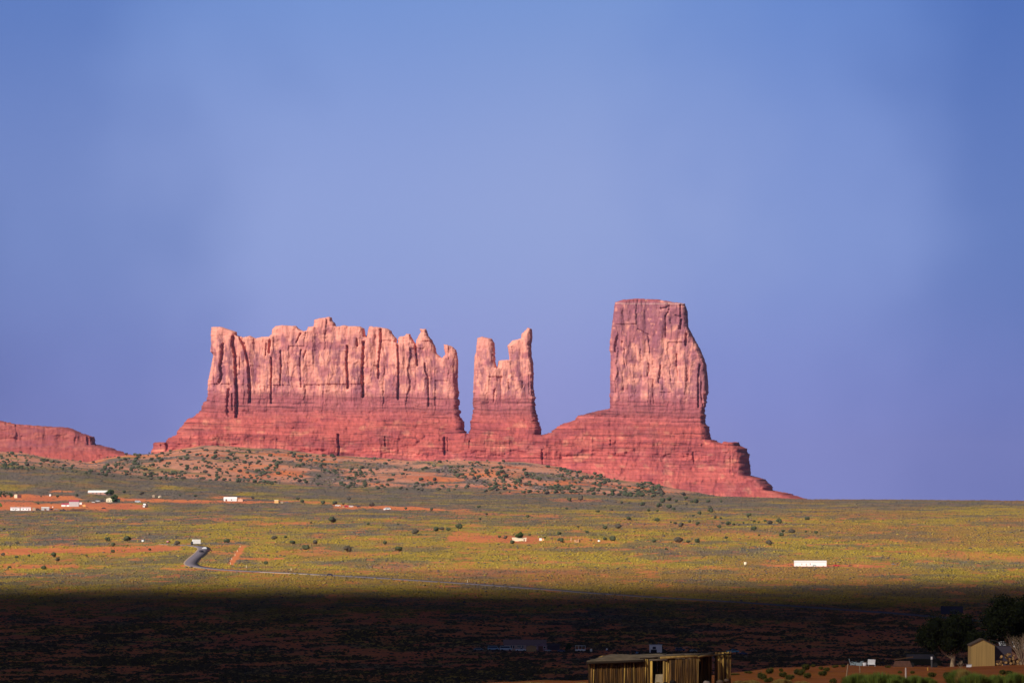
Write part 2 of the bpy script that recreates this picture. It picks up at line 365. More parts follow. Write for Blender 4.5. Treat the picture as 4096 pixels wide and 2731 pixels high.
# ---------------------------------------------------------------- road
RP = [(640, 2176), (700, 2178), (768, 2180), (806, 2183), (822, 2189), (824, 2196), (810, 2208), (790, 2224), (768, 2241), (756, 2252), (758, 2260), (775, 2266), (830, 2273), (900, 2279),
      (980, 2284), (1080, 2288), (1150, 2292), (1300, 2297), (1420, 2304), (1650, 2318), (1900, 2336), (2200, 2358), (2393, 2374), (2603, 2386), (2885, 2403), (3248, 2426),
      (3530, 2448), (3715, 2464), (3973, 2488), (4300, 2520)]
rw = []
for x, y in RP: rw.append(inv(x, y)[0])
rw = np.array(rw)
for _ in range(2):       # smooth the depth jumps
    rw[1:-1] = rw[1:-1] * .5 + (rw[:-2] + rw[2:]) * .25
t_ = np.concatenate([[0], np.cumsum(np.hypot(*np.diff(rw[:, :2], axis=0).T))]); tt = np.arange(0, t_[-1], 5.0)
ROADW = np.stack([np.interp(tt, t_, rw[:, 0]), np.interp(tt, t_, rw[:, 1])], -1)
ker = np.ones(9) / 9; pad = np.pad(ROADW, ((4, 4), (0, 0)), 'edge')
ROADW = np.stack([np.convolve(pad[:, i], ker, 'valid') for i in (0, 1)], -1)
def ribbon(name, P, halfs, lift, m, label=None):
    T = np.gradient(P, axis=0); T /= np.linalg.norm(T, axis=1)[:, None] + 1e-9; Nn = np.stack([-T[:, 1], T[:, 0]], -1)
    zc = np.max([zt((P + Nn * h)[:, 0], (P + Nn * h)[:, 1]) for h in (-halfs, 0, halfs)], 0)
    zc = np.convolve(np.pad(zc, 3, 'edge'), np.ones(7) / 7, 'valid') + lift
    V = []
    for h, dz in ((-halfs, -1.5), (-halfs, 0), (halfs, 0), (halfs, -1.5)):
        q = P + Nn * h; V.append(np.stack([q[:, 0], q[:, 1], zc + dz], -1))
    n = len(P); V = np.concatenate(V); i = np.arange(n - 1)
    Fc = np.concatenate([np.stack([k * n + i, k * n + i + 1, (k + 1) * n + i + 1, (k + 1) * n + i], 1) for k in range(3)])
    o = mesh(name, V, Fc[:, ::-1], m); tag(o, kind='structure'); return o
ke = int(np.argmax(((2048 + ROADW[:, 0] * F / ROADW[:, 1]) > 835) & (ROADW[:, 1] < 4200)))
ribbon('road_shoulder', ROADW[:ke], 5.3, .10, M['shoulder'])
ribbon('road', ROADW, 4.1, .30, M['asphalt'])
xr_ = 2048 + ROADW[:, 0] * F / ROADW[:, 1]; kk_ = np.where((xr_ > 1060) & (xr_ < 1330) & (ROADW[:, 1] < 4200))[0]
ribbon('road_shoulder', ROADW[kk_[0]:kk_[-1]] + np.array([0, -4.0]), 4.5, .16, C('sandy_shoulder', (.42, .32, .24), nscale=.5))
build_scrub()

# ---------------------------------------------------------------- buttes
def relief(poly, D0, cell, vmax, strat, tilt, u_ref, R0, base_t, topR, cracks, bumps, colf, seed, rough=1.0, splits=(), names=(), tal_w=1640, blocks=True):
    P = np.array(poly, float); u0, u1 = P[:, 0].min() - 8, P[:, 0].max() + 8; v0 = P[:, 1].min() - 8
    U, V = np.meshgrid(np.arange(u0, u1, cell), np.arange(v0, vmax, cell))
    d2 = np.full(U.shape, 1e9); ins = np.zeros(U.shape, bool)
    jag = fbm(U / 9, V / 6, seed, 3) * 1.8 * rough + ss(1540, 1600, V) * ((vn(U / 60, V / 4.2, seed + 2) - .5) * 8 + (vn(U / 90, V / 13, seed + 4) - .5) * 9) * rough
    Uj = U
    for a, b in zip(P, np.roll(P, -1, 0)):
        ab = b - a; t = np.clip(((U - a[0]) * ab[0] + (V - a[1]) * ab[1]) / (ab @ ab + 1e-9), 0, 1)
        d2 = np.minimum(d2, (U - a[0] - t * ab[0]) ** 2 + (V - a[1] - t * ab[1]) ** 2)
        if a[1] != b[1]:
            c = ((a[1] > V) != (b[1] > V)) & (U < (b[0] - a[0]) * (V - a[1]) / (b[1] - a[1]) + a[0]); ins ^= c
    sd = np.where(ins, 1, -1) * np.sqrt(d2)
    sd = sd + jag * np.exp(-np.abs(sd) / 12)
    gy, gx = np.gradient(sd, cell); g = np.hypot(gx, gy) + 1e-6
    inc = sd > -.6 * cell; near = np.abs(sd) < .62 * cell
    Us = U - np.where(near, sd * gx / g ** 2, 0).clip(-cell, cell); Vs = V - np.where(near, sd * gy / g ** 2, 0).clip(-cell, cell)
    nr, nc = U.shape
    # horizontal / upward distance to the outline
    solid = sd > 0
    dl = np.zeros(U.shape); dr = np.zeros(U.shape); du = np.zeros(U.shape)
    for j in range(1, nc): dl[:, j] = (dl[:, j - 1] + cell) * solid[:, j]
    for j in range(nc - 2, -1, -1): dr[:, j] = (dr[:, j + 1] + cell) * solid[:, j]
    for i in range(1, nr): du[i] = (du[i - 1] + cell) * solid[i]
    dh = np.minimum(dl, dr)
    w = V - tilt * (U - u_ref) + fbm(U / 120, V / 400, seed + 3, 3) * 5
    Rr = R0 * (1 + 1.2 * ss(tal_w - 40, tal_w + 120, w)); e = np.sqrt(np.clip(1 - (1 - np.clip(dh / Rr, 0, 1)) ** 2, 0, 1))
    e = e * np.minimum(1, np.sqrt(np.clip(du / topR, 0, 1)) * .9 + .1 * (du > 0))
    # strata profile with hard ledges and soft slopes
    wg = np.arange(V.min() - 60, V.max() + 60, 1.0)
    sl_ = np.interp(wg, [s_[0] for s_ in strat], [s_[1] for s_ in strat])
    st_amp = np.interp(wg, [s_[0] for s_ in strat], [s_[2] for s_ in strat])
    n1 = vn(wg / 7, wg * 0, seed + 5); n2 = vn(wg / 3.1, wg * 0, seed + 6); n3 = vn(wg / 19, wg * 0, seed + 8)
    mod = (np.where(n1 * .5 + n2 * .25 + n3 * .35 > .56, 2.1, .15) - .9) * st_amp - st_amp * .55 * (n2 > .80)
    prof = np.cumsum(sl_ * (1 + mod)); plain = np.cumsum(sl_)
    led = ss(.22, .6, fbm(U / 70, V / 22, seed + 9, 3) * .5 + .5)
    strat_t = np.interp(w, wg, plain) * (1 - led) + np.interp(w, wg, prof) * led
    strat_t -= np.interp(V.min(), wg, plain)
    cliff = 1 - ss(tal_w - 45, tal_w + 25, w)
    t = np.full(U.shape, float(base_t)) + strat_t
    if blocks:
        for sp, hh, sw, q in ((62, 11, 10, 1), (24, 3.6, 6, 2), (9, 1.0, 3, 3)):
            br = np.cumsum(rng.uniform(sp * .45, sp * 1.6, int((u1 - u0) / sp * 2) + 4)) + u0; hs = rng.random(len(br) + 1)
            uw = U + fbm(U / 200, V / 70, seed + 11 + q, 3) * sw * 1.8
            k = np.searchsorted(br, uw.ravel()).reshape(U.shape)
            # each block starts and ends at its own height
            tw = vn(k * 3.7, V / (sp * 2.2), seed + 20 + q)
            t += hh * (hs[k] * .7 + np.where(tw > .5, .45, 0) - .4) * cliff
        # lower ledgy band also breaks into short pillars
        br = np.cumsum(rng.uniform(5, 26, 900)) + u0; hs = rng.random(901); uw = U + fbm(U / 40, V / 20, seed + 31, 2) * 5
        k = np.searchsorted(br, uw.ravel()).reshape(U.shape); lb = np.interp(w, wg, st_amp) * led
        t += 4.5 * (hs[k] - .5) * np.clip(lb, 0, 1) * (1 - cliff) + 3.0 * (vn(k * 2.3, V / 5, seed + 33) - .5) * np.clip(lb, 0, 1)
    fq = fbm(U / 30, V / 120, seed + 47, 3) * 5 + fbm(U / 9, V / 14, seed + 48, 2) * .35; t += 2.4 * np.round(fq) * cliff
    fq = fbm(U / 13, V / 16, seed + 49, 3) * 4; t += 1.3 * np.round(fq) * (1 - .8 * cliff)
    t += fbm(U / 26, V / 110, seed + 40, 3) * 2.0 * cliff + fbm(U / 9, V / 9, seed + 41, 3) * (1.8 - 1.2 * cliff)
    tal = ss(tal_w, tal_w + 90, w)
    rg = 1 - np.abs(fbm((U + (V - 1700) * .12) / 30, V / 220, seed + 44, 4)) * 2.2
    t += tal * rg * 3.5 + tal * fbm(U / 110, V / 300, seed + 45, 3) * 22
    if tal_w < 1700:
        cracks = list(cracks)
        for _ in range(34):
            a, b = rng.uniform(u0, u1), rng.uniform(1330, 1560); L_ = rng.uniform(20, 110); cracks.append(([(a, b), (a + rng.uniform(-4, 4), b + L_ * .5), (a + rng.uniform(-6, 6), b + L_)], rng.uniform(1.6, 2.8), rng.uniform(4, 9)))
    for pts, wd, dp in cracks:
        pts = np.array(pts, float); dm = np.full(U.shape, 1e9)
        for a, b in zip(pts[:-1], pts[1:]):
            ab = b - a; q = np.clip(((U - a[0]) * ab[0] + (V - a[1]) * ab[1]) / (ab @ ab + 1e-9), 0, 1)
            dm = np.minimum(dm, np.hypot(U - a[0] - q * ab[0], V - a[1] - q * ab[1]))
        dm = dm + (vn(U / 5, V / 9, seed + 50) - .5) * wd * .9
        t -= dp * (1 - ss(wd * .45, wd * 1.25, dm))
    bumps = list(bumps) + [(rng.uniform(u0, u1), rng.uniform(tal_w + 20, vmax), rng.uniform(1.5, 4.5), rng.uniform(1.5, 4)) for _ in range(420)]
    for bu, bv, br_, bh in bumps:
        t += bh * np.sqrt(np.clip(1 - ((U - bu) ** 2 + ((V - bv) * 1.3) ** 2) / br_ ** 2, 0, 1))
    tf = np.clip(t, 3, None) * e; tb = (base_t + strat_t * .8) * e * .9
    edge = sd <= .6 * cell
    tf = np.where(edge, 0, tf); tb = np.where(edge, 0, tb)
    s0 = D0 / F; Yf = D0 - tf * s0; Yb = D0 + tb * s0
    pos = lambda Y: np.stack([(Us - 2048) * Y / F, Y, (HOR - Vs) * Y / F], -1).reshape(-1, 3)
    colr = colf(U, V, w, du, dh).reshape(-1, 3)
    i = (np.arange(nr - 1)[:, None] * nc + np.arange(nc - 1)[None, :])
    ok = inc[:-1, :-1] & inc[1:, :-1] & inc[:-1, 1:] & inc[1:, 1:]
    sub = []
    for k, nm in enumerate(names):
        a = splits[k]; b = splits[k + 1]
        um = U[:-1, :-1]; vm = w[:-1, :-1]
        sub.append([(part, ok & (um >= a) & (um < b) & sel) for part, sel in (('cliff', vm < tal_w), ('talus_slope', vm >= tal_w))])
    PF, PB = pos(Yf), pos(Yb)
    res = []
    for k, nm in enumerate(names):
        root = empty('butte', ((max(splits[k], u0) + min(splits[k + 1], u1)) / 2 * s0 - 2048 * s0, D0, (HOR - vmax) * s0))
        tag(root, nm[0], nm[1]); bpy.context.view_layer.update()
        L = np.array(root.location)
        for part, msk in sub[k]:
            I = i[msk]
            if not len(I): continue
            Ff = np.stack([I, I + nc, I + nc + 1, I + 1], 1); Fb = Ff[:, ::-1] + nr * nc
            A = np.concatenate([PF, PB]) - L; Fc = np.concatenate([Ff, Fb])
            used, invx = np.unique(Fc, return_inverse=True)
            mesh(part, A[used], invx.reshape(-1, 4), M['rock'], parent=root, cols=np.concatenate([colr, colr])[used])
        res.append(root)
    return res

BUT = [(607,2060),(607,1814),(610,1790),(612,1769),(661,1765),(670,1752),(701,1738),(710,1720),(750,1676),(780,1661),(804,1640),(813,1612),(829,1600),(829,1567),(832,1522),(841,1481),(847,1449),(853,1420),(841,1406),(844,1375),(843,1338),(845,1308),(886,1307),(915,1316),(947,1328),(949,1342),(976,1349),(1000,1342),(1025,1353),(1045,1347),(1074,1346),(1087,1336),(1088,1316),(1102,1304),(1127,1300),(1164,1303),(1184,1302),(1192,1312),(1213,1324),(1227,1322),(1231,1307),(1255,1304),(1256,1279),(1278,1273),(1315,1267),(1327,1270),(1329,1281),(1339,1291),(1345,1306),(1376,1300),(1392,1304),(1441,1305),(1458,1314),(1462,1332),(1463,1346),(1466,1346),(1472,1322),(1476,1304),(1519,1308),(1551,1315),(1566,1324),(1572,1338),(1587,1353),(1588,1372),(1591,1372),(1594,1347),(1621,1342),(1625,1334),(1641,1336),(1651,1355),(1662,1376),(1666,1359),(1682,1328),(1680,1316),(1704,1315),(1710,1324),(1713,1342),(1729,1361),(1741,1383),(1748,1412),(1768,1432),(1782,1418),(1775,1391),(1775,1377),(1790,1378),(1811,1387),(1825,1400),(1831,1424),(1833,1465),(1831,1520),(1832,1546),(1837,1575),(1837,1612),(1843,1665),(1855,1693),(1860,1716),(1870,1732),(1876,1726),(1884,1685),(1892,1649),(1891,1587),(1894,1538),(1896,1485),(1898,1424),(1904,1408),(1909,1351),(1929,1346),(1968,1355),(1979,1375),(1982,1449),(1988,1473),(1994,1442),(2029,1438),(2037,1440),(2035,1412),(2030,1383),(2049,1361),(2084,1353),(2086,1336),(2111,1311),(2128,1315),(2130,1355),(2125,1383),(2127,1424),(2133,1449),(2135,1485),(2134,1547),(2141,1587),(2141,1632),(2149,1669),(2162,1702),(2166,1738),(2192,1733),(2201,1730),(2238,1699),(2294,1682),(2310,1661),(2369,1645),(2414,1637),(2440,1630),(2440,1553),(2443,1413),(2437,1401),(2442,1345),(2451,1278),(2459,1216),(2461,1208),(2493,1198),(2549,1194),(2628,1197),(2695,1208),(2740,1214),(2751,1244),(2754,1306),(2774,1345),(2802,1396),(2818,1435),(2827,1463),(2834,1542),(2832,1587),(2821,1654),(2824,1693),(2840,1707),(2844,1755),(2886,1769),(2891,1763),(2956,1765),(2962,1783),(2987,1794),(2998,1822),(3006,1901),(3063,1920),(3082,1935),(3093,1957),(3150,1968),(3194,1985),(3228,1993),(3290,2060)]
CR = [([(890,1379),(887,1432),(880,1465),(887,1497),(878,1530)],6,22),([(930,1349),(932,1383),(941,1424),(943,1465),(943,1526),(947,1567),(948,1628),(945,1665)],7,34),
 ([(960,1351),(976,1383),(988,1428),(994,1465),(996,1514),(1000,1567),(998,1608)],6,30),([(915,1560),(910,1600),(915,1660)],7,16),([(928,1575),(930,1640)],4,12),([(1080,1363),(1076,1408)],6,20),([(1065,1373),(1062,1420)],3,14),
 ([(1084,1432),(1086,1465),(1084,1547),(1084,1612)],4,20),([(1122,1404),(1124,1465),(1120,1538)],3.5,16),([(1202,1334),(1193,1350),(1184,1371)],3,14),([(1204,1400),(1200,1432),(1204,1547)],3.5,14),([(1215,1430),(1222,1405)],3,10),
 ([(1390,1383),(1386,1444),(1391,1506),(1390,1550)],5,26),([(1427,1355),(1429,1383)],4,16),([(1453,1371),(1453,1424),(1449,1485),(1451,1534),(1453,1585)],6,28),([(1523,1318),(1523,1379),(1519,1404),(1514,1465),(1515,1514)],5,22),
 ([(1514,1465),(1495,1462)],2.5,8),([(1590,1375),(1593,1444),(1594,1547),(1591,1596)],4.5,24),([(1662,1375),(1666,1424),(1669,1461)],4.5,24),([(1700,1453),(1700,1481),(1713,1506),(1713,1567),(1715,1624)],3.5,16),
 ([(1351,1738),(1356,1780),(1354,1830)],6,24),([(1539,1747),(1541,1783)],3.5,16),([(1776,1751),(1780,1816)],5,22),([(1790,1752),(1792,1800)],3,10),([(1878,1763),(1879,1789)],3,10),([(2168,1800),(2171,1860)],4,18),
 ([(2771,1811),(2777,1852)],4,16),([(2442,1763),(2443,1779)],4,12),([(2922,1805),(2922,1890)],3,8),([(2799,1459),(2793,1512),(2793,1628)],3.5,22),([(2721,1220),(2723,1270)],4,14),([(2726,1279),(2721,1313)],6,18),
 ([(2745,1336),(2743,1379)],5,18),([(2663,1266),(2663,1346)],3,10),([(2645,1233),(2662,1231),(2678,1223),(2675,1246),(2662,1263)],3,10),([(2552,1316),(2592,1339),(2599,1395),(2600,1419)],2.6,8),([(2468,1346),(2461,1405)],5,12),
 ([(2489,1366),(2488,1405)],4,9),([(2642,1462),(2635,1531)],3,8),([(2702,1261),(2721,1265)],2.5,10),([(2115,1500),(2118,1575)],3,8),([(1978,1560),(1975,1610)],3,8),([(625,1775),(628,1806)],5,10),([(645,1772),(646,1803)],5,12),([(668,1772),(668,1798)],6,14)]
BMP = [(1683,1742,15,10),(1667,1762,11,9),(1670,1812,8,6),(1688,1816,7,6),(850,1752,13,9),(1168,1707,8,7),(2480,1880,16,8),(2300,1852,8,5),(2650,1915,7,5),(2568,1812,6,6)]
A_ = np.array
def rock_col(U, V, w, du, dh):
    hi = A_([.72, .315, .235]); cl = A_([.46, .165, .16]); var = A_([.24, .09, .115]); band = A_([.30, .085, .09]); tal = A_([.43, .098, .080]); tal2 = A_([.52, .15, .11])
    tower = ss(2300, 2440, U)
    n = fbm(U / 16, V / 70, 61, 4); n2 = fbm(U / 40, V / 34, 62, 4); st = fbm(U / 5, V / 120, 64, 3)
    c = mixc(np.broadcast_to(cl, U.shape + (3,)), hi, ss(-.15, .35, n2 + .15 - .15 * tower))
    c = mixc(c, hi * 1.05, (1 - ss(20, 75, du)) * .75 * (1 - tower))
    c = mixc(c, var, ss(.02, .4, n + .25 * fbm(U / 60, V / 120, 66, 3) + .22 * tower) * .75 * ss(12, 60, du))
    c = mixc(c, var * A_([1.25, 1.2, 1.1]), ss(.2, .5, st) * .25 * ss(20, 60, du))
    c = mixc(c, var * 1.15, tower * (1 - ss(1285, 1350, V + n2 * 40)) * .75)
    c = mixc(c, A_([.86, .62, .52]), tower * (np.abs(V - 1214 - (U - 2600) * .012 + n2 * 3) < 2.5) * .25)
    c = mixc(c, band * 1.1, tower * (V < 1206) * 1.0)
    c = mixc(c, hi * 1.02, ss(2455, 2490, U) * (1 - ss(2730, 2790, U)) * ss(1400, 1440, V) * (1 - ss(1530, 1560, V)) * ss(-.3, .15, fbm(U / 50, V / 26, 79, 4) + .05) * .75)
    wj = w + n2 * 14
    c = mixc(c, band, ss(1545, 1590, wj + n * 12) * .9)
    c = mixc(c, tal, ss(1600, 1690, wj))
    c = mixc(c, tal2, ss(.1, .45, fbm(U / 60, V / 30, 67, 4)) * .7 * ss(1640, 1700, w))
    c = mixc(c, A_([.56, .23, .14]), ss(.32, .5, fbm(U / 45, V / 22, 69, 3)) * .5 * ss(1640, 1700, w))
    c = mixc(c, c * A_([.72, .70, .85]), ss(-.05, .4, fbm(U / 90, V / 26, 78, 4)) * ss(1640, 1680, w) * .8)  # broad mauve shadow tones painted into the talus colour
    bed = vn(w / 3.2, U * 0, 71) * .6 + vn(w / 8, U / 300, 72) * .4
    blot = fbm(U / 10, V / 26, 74, 4) * .6 + fbm(U / 26, V / 9, 73, 4) * .5
    c = mixc(c, hi * 1.08, ss(.18, .42, blot) * .6 * (1 - ss(1530, 1580, w)))
    c = mixc(c, var * 1.2, ss(.15, .4, fbm(U / 13, V / 30, 75, 4)) * .55 * (1 - ss(1530, 1580, w)) * ss(30, 70, du))
    c = mixc(c, c * .42, (vn(w / 2.6, U / 200, 76) > .70) * ss(1545, 1590, w) * ss(.35, .6, vn(U / 40, w / 6, 77)) * .8 * (1 - .5 * ss(1830, 1860, w)))  # undercut shade and joints at the ledges, painted as dark lines
    c = c * (1 + (bed - .5) * .6 * ss(1530, 1590, w) + (bed - .5) * .15)[..., None]
    return np.clip(c, .02, .9)
STR = [(1100, .04, .1), (1540, .05, .3), (1565, .25, .9), (1640, .40, 1.0), (1660, .9, .45), (1732, 1.0, .4), (1740, .35, .9), (1800, .45, 1.0), (1830, 1.1, .35), (1885, 1.25, .3), (1893, .5, .9), (1905, 1.2, .3), (2100, 1.3, .25)]
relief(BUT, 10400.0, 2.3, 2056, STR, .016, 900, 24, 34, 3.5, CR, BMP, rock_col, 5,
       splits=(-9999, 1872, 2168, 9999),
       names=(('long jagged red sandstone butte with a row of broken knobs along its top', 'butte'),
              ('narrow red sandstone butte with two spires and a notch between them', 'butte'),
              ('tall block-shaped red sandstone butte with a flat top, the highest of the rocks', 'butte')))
# ledge at the far left end of the view
MESA = [(-400, 1900), (-400, 1690), (-200, 1676), (-60, 1680), (0, 1682), (45, 1693), (85, 1697), (180, 1705), (290, 1711), (340, 1736), (378, 1750), (382, 1780), (430, 1785), (470, 1803), (525, 1817), (560, 1830), (640, 1880), (640, 1910)]
def mesa_col(U, V, w, du, dh):
    c = mixc(np.broadcast_to(A_([.30, .075, .065]), U.shape + (3,)), A_([.37, .11, .085]), ss(-.1, .4, fbm(U / 50, V / 14, 81, 4)))
    c = mixc(c, A_([.25, .07, .08]), ss(0, .4, fbm(U / 40, V / 9, 82, 3)) * .6)
    c = mixc(c, A_([.38, .085, .065]), ss(1790, 1820, V))
    return c
relief(MESA, 11600.0, 2.6, 1905, [(1600, .1, .4), (1692, .2, .9), (1706, 1.3, .3), (1742, .3, 1.), (1782, 1.1, .4), (1796, .4, .9), (1805, 1.3, .3), (1950, 1.4, .2)], 0.02, 200, 50, 30, 6,
       [([(350, 1750), (352, 1776)], 6, 12), ([(300, 1752), (300, 1768)], 3, 6), ([(20, 1696), (60, 1703), (140, 1710)], 3.5, 9)], [], mesa_col, 105, splits=(-9999, 9999),
       names=(('low red mesa with ledges, alone behind the dunes and far shorter than the others', 'mesa'),), tal_w=1786)

# ---------------------------------------------------------------- junipers
def ico(n=1):
    import bmesh
    bm = bmesh.new(); bmesh.ops.create_icosphere(bm, subdivisions=n, radius=1.0)
    V = np.array([v.co[:] for v in bm.verts]); Fc = np.array([[v.index for v in f.verts] for f in bm.faces]); bm.free(); return V, Fc
IV, IF = ico(2)
def leaf_cloud(lumps, n, size, seed, cols, core=.8, up=.3, solid=.35):
    """crown: ragged lumps filled with many leaf-sized faces. lumps = (x,y,z,rx,ry,rz)"""
    g = np.random.default_rng(seed); Vs, Fs, Cs = [], [], []; off = 0
    L = np.array(lumps); wts = (L[:, 3] * L[:, 4] * L[:, 5]) ** .67; wts /= wts.sum()
    for l in L:
        v = IV * (1 + .35 * (g.random((len(IV), 1)) - .5)) * l[3:6] * core + l[:3]
        Vs.append(v); Fs.append(IF + off); off += len(v)
        Cs.append(np.array(cols[0]) * (.7 + .3 * g.random((len(v), 1))))
    k = g.choice(len(L), n, p=wts); d = g.normal(size=(n, 3)); d /= np.linalg.norm(d, axis=1)[:, None]; r = g.random(n) ** .35 * (1 - solid) + solid
    r *= 1 + .28 * (g.random(n) - .4)
    c = L[k, :3] + d * L[k, 3:6] * r[:, None]
    a = g.normal(size=(n, 3)); a /= np.linalg.norm(a, axis=1)[:, None]; b = np.cross(a, g.normal(size=(n, 3))); b /= np.linalg.norm(b, axis=1)[:, None]
    sz = size * (.6 + .8 * g.random((n, 1)))
    P = np.stack([c - a * sz, c + b * sz * .8, c + a * sz], 1)
    Vs.append(P.reshape(-1, 3)); Fs.append(np.arange(3 * n).reshape(n, 3) + off)
    t = g.random((n, 1)); cc = np.array(cols[0]) * (1 - t) + np.array(cols[1]) * t; Cs.append(np.repeat(cc * (.7 + .6 * g.random((n, 1))), 3, 0))
    return np.concatenate(Vs), np.concatenate(Fs), np.concatenate(Cs)
def tube(pts, rad, seg=7):
    V = []; Fc = []; P = [np.array(p, float) for p in pts]
    for i, p in enumerate(P):
        d = P[min(i + 1, len(P) - 1)] - P[max(i - 1, 0)]; d /= np.linalg.norm(d) + 1e-9
        u = np.cross(d, (0.3, 1, .1)); u /= np.linalg.norm(u) + 1e-9; w = np.cross(d, u)
        for k in range(seg):
            a = 2 * math.pi * k / seg; V.append(p + (u * math.cos(a) + w * math.sin(a)) * rad[i])
    for i in range(len(P) - 1):
        for k in range(seg):
            b = i * seg; Fc.append((b + k, b + (k + 1) % seg, b + seg + (k + 1) % seg, b + seg + k))
    Fc.append(tuple(range(seg))[::-1]); Fc.append(tuple(range((len(P) - 1) * seg, len(P) * seg)))
    return V, Fc
def merge(parts):
    V, Fc = [], []
    for v, f in parts:
        o = len(V); V += [tuple(q) for q in v]; Fc += [tuple(i + o for i in g) for g in f]
    return V, Fc
JC = [(.075, .088, .045), (.18, .19, .09)]
JG = [(.10, .085, .06), (.17, .145, .10)]
def juniper_proto(seed, cols, squat=1.0):
    g = random.Random(seed); L = []
    for _ in range(7):
        a = g.random() * 6.28; r = g.random() * .28
        q = .24 + .14 * g.random(); L.append((math.cos(a) * r, math.sin(a) * r, .30 * squat + g.random() * .32 * squat, q, q, q * .8))
    V, Fc, Cc = leaf_cloud(L, 420, .035, seed, cols)
    root = empty('juniper')
    mesh('crown', V, Fc, M['juniper'], root, cols=Cc)
    tv, tf = merge([tube([(0, 0, -.08), (.01, 0, .12), (.03, .02, .35)], [.05, .035, .02], 6), tube([(0, 0, .05), (-.08, .02, .2), (-.15, 0, .35)], [.03, .022, .012], 5)])
    mesh('trunk', tv, tf, M['bark'], root)
    return root
JP = [juniper_proto(100 + i, JC if i < 5 else JG, (1.0, .85, 1.1, .75, .95, .9, .75)[i]) for i in range(7)]
jused = [False] * 7
def put_juniper(x, y, w, k, label, group, hs=1.0):
    p, s = inv(x, y); o = JP[k] if not jused[k] else copy_tree(JP[k]); jused[k] = True
    q = w * s / 1.02; o.location = p; o.scale = (q, q, q * hs); o.rotation_euler = (0, 0, R.random() * 6.28)
    tag(o, label, 'juniper', group); return o
NAMED = {  # junipers one can single out
 (1327, 2093): 'largest round dark juniper alone on the plain midway between the white sheds and the road',
 (429, 2167): 'round juniper at left, smaller neighbour of the wide one, above the long orange soil strip',
 (510, 2167): 'wide round juniper above the long orange soil strip, beside a slightly smaller one',
 (710, 2182): 'round juniper just left of the white box truck on the road',
 (908, 2172): 'round juniper right of the white box truck, above the dirt track',
 (1223, 2198): 'big dark juniper, larger and lower of the pair right of the dirt track',
 (1171, 2180): 'juniper just behind and left of the big dark one right of the dirt track',
 (1261, 2177): 'thin greyish juniper right behind the big dark one near the dirt track',
 (1389, 2209): 'loose brownish juniper on the yellow plain between two dark round ones',
 (1596, 2211): 'dense dark dome-shaped juniper, lowest one left of the white-walled house',
 (1539, 2179): 'narrow upright juniper behind and left of the dense dome-shaped one',
 (1065, 2256): 'small low juniper on the edge of the cloud shadow near the dirt track',
 (1395, 2000): 'small juniper on the grey plain above the red soil strip with the cars',
 (1662, 2138): 'greyish juniper lower left of a row of three on the plain',
 (1742, 2125): 'left juniper of the row of three on the middle of the plain',
 (1793, 2125): 'middle and smallest juniper of the row of three on the plain',
 (1834, 2122): 'right and widest juniper of the row of three on the plain',
 (2051, 2175): 'round juniper directly in front of the long white-walled house',
 (2241, 2169): 'low wide juniper between the orange hut and the stone ruin',
 (2472, 2113): 'tall bright green juniper upper right of the stone ruin',
 (2450, 2162): 'dark sprawling juniper right of the small white tank by the ruin',
 (2618, 2170): 'small upright green juniper alone right of the stone ruin',
 (2276, 2005): 'left one of two round junipers below the flank of the red hill',
 (2322, 2003): 'right and larger one of two round junipers below the flank of the red hill',
 (3226, 2078): 'lone round juniper farthest right below the foot of the tall butte',
 (3016, 2124): 'spreading juniper on the right plain directly below the butte foot',
 (3124, 2145): 'round juniper standing in front of a wide low clump on the right plain',
 (3074, 2180): 'lowest dark juniper on the right plain, upper left of the white mobile home',
 (3264, 2136): 'small juniper upper right of the white mobile home, rightmost of its line',
 (2839, 2051): 'front one of two stacked junipers near the end of the butte talus',
 (2664, 2199): 'small round juniper, lowest on the plain left of the white mobile home',
 (216, 2229): 'wide juniper between the two orange soil strips at the left',
 (177, 2277): 'round juniper at the bottom left of the sunlit plain by the lower soil strip',
 (41, 2274): 'small juniper at the far left end of the lower soil strip',
 (451, 2209): 'dark juniper standing in the middle of the upper orange soil strip',
 (495, 1972): 'low juniper on the grey plain right of the white-roofed house',
}
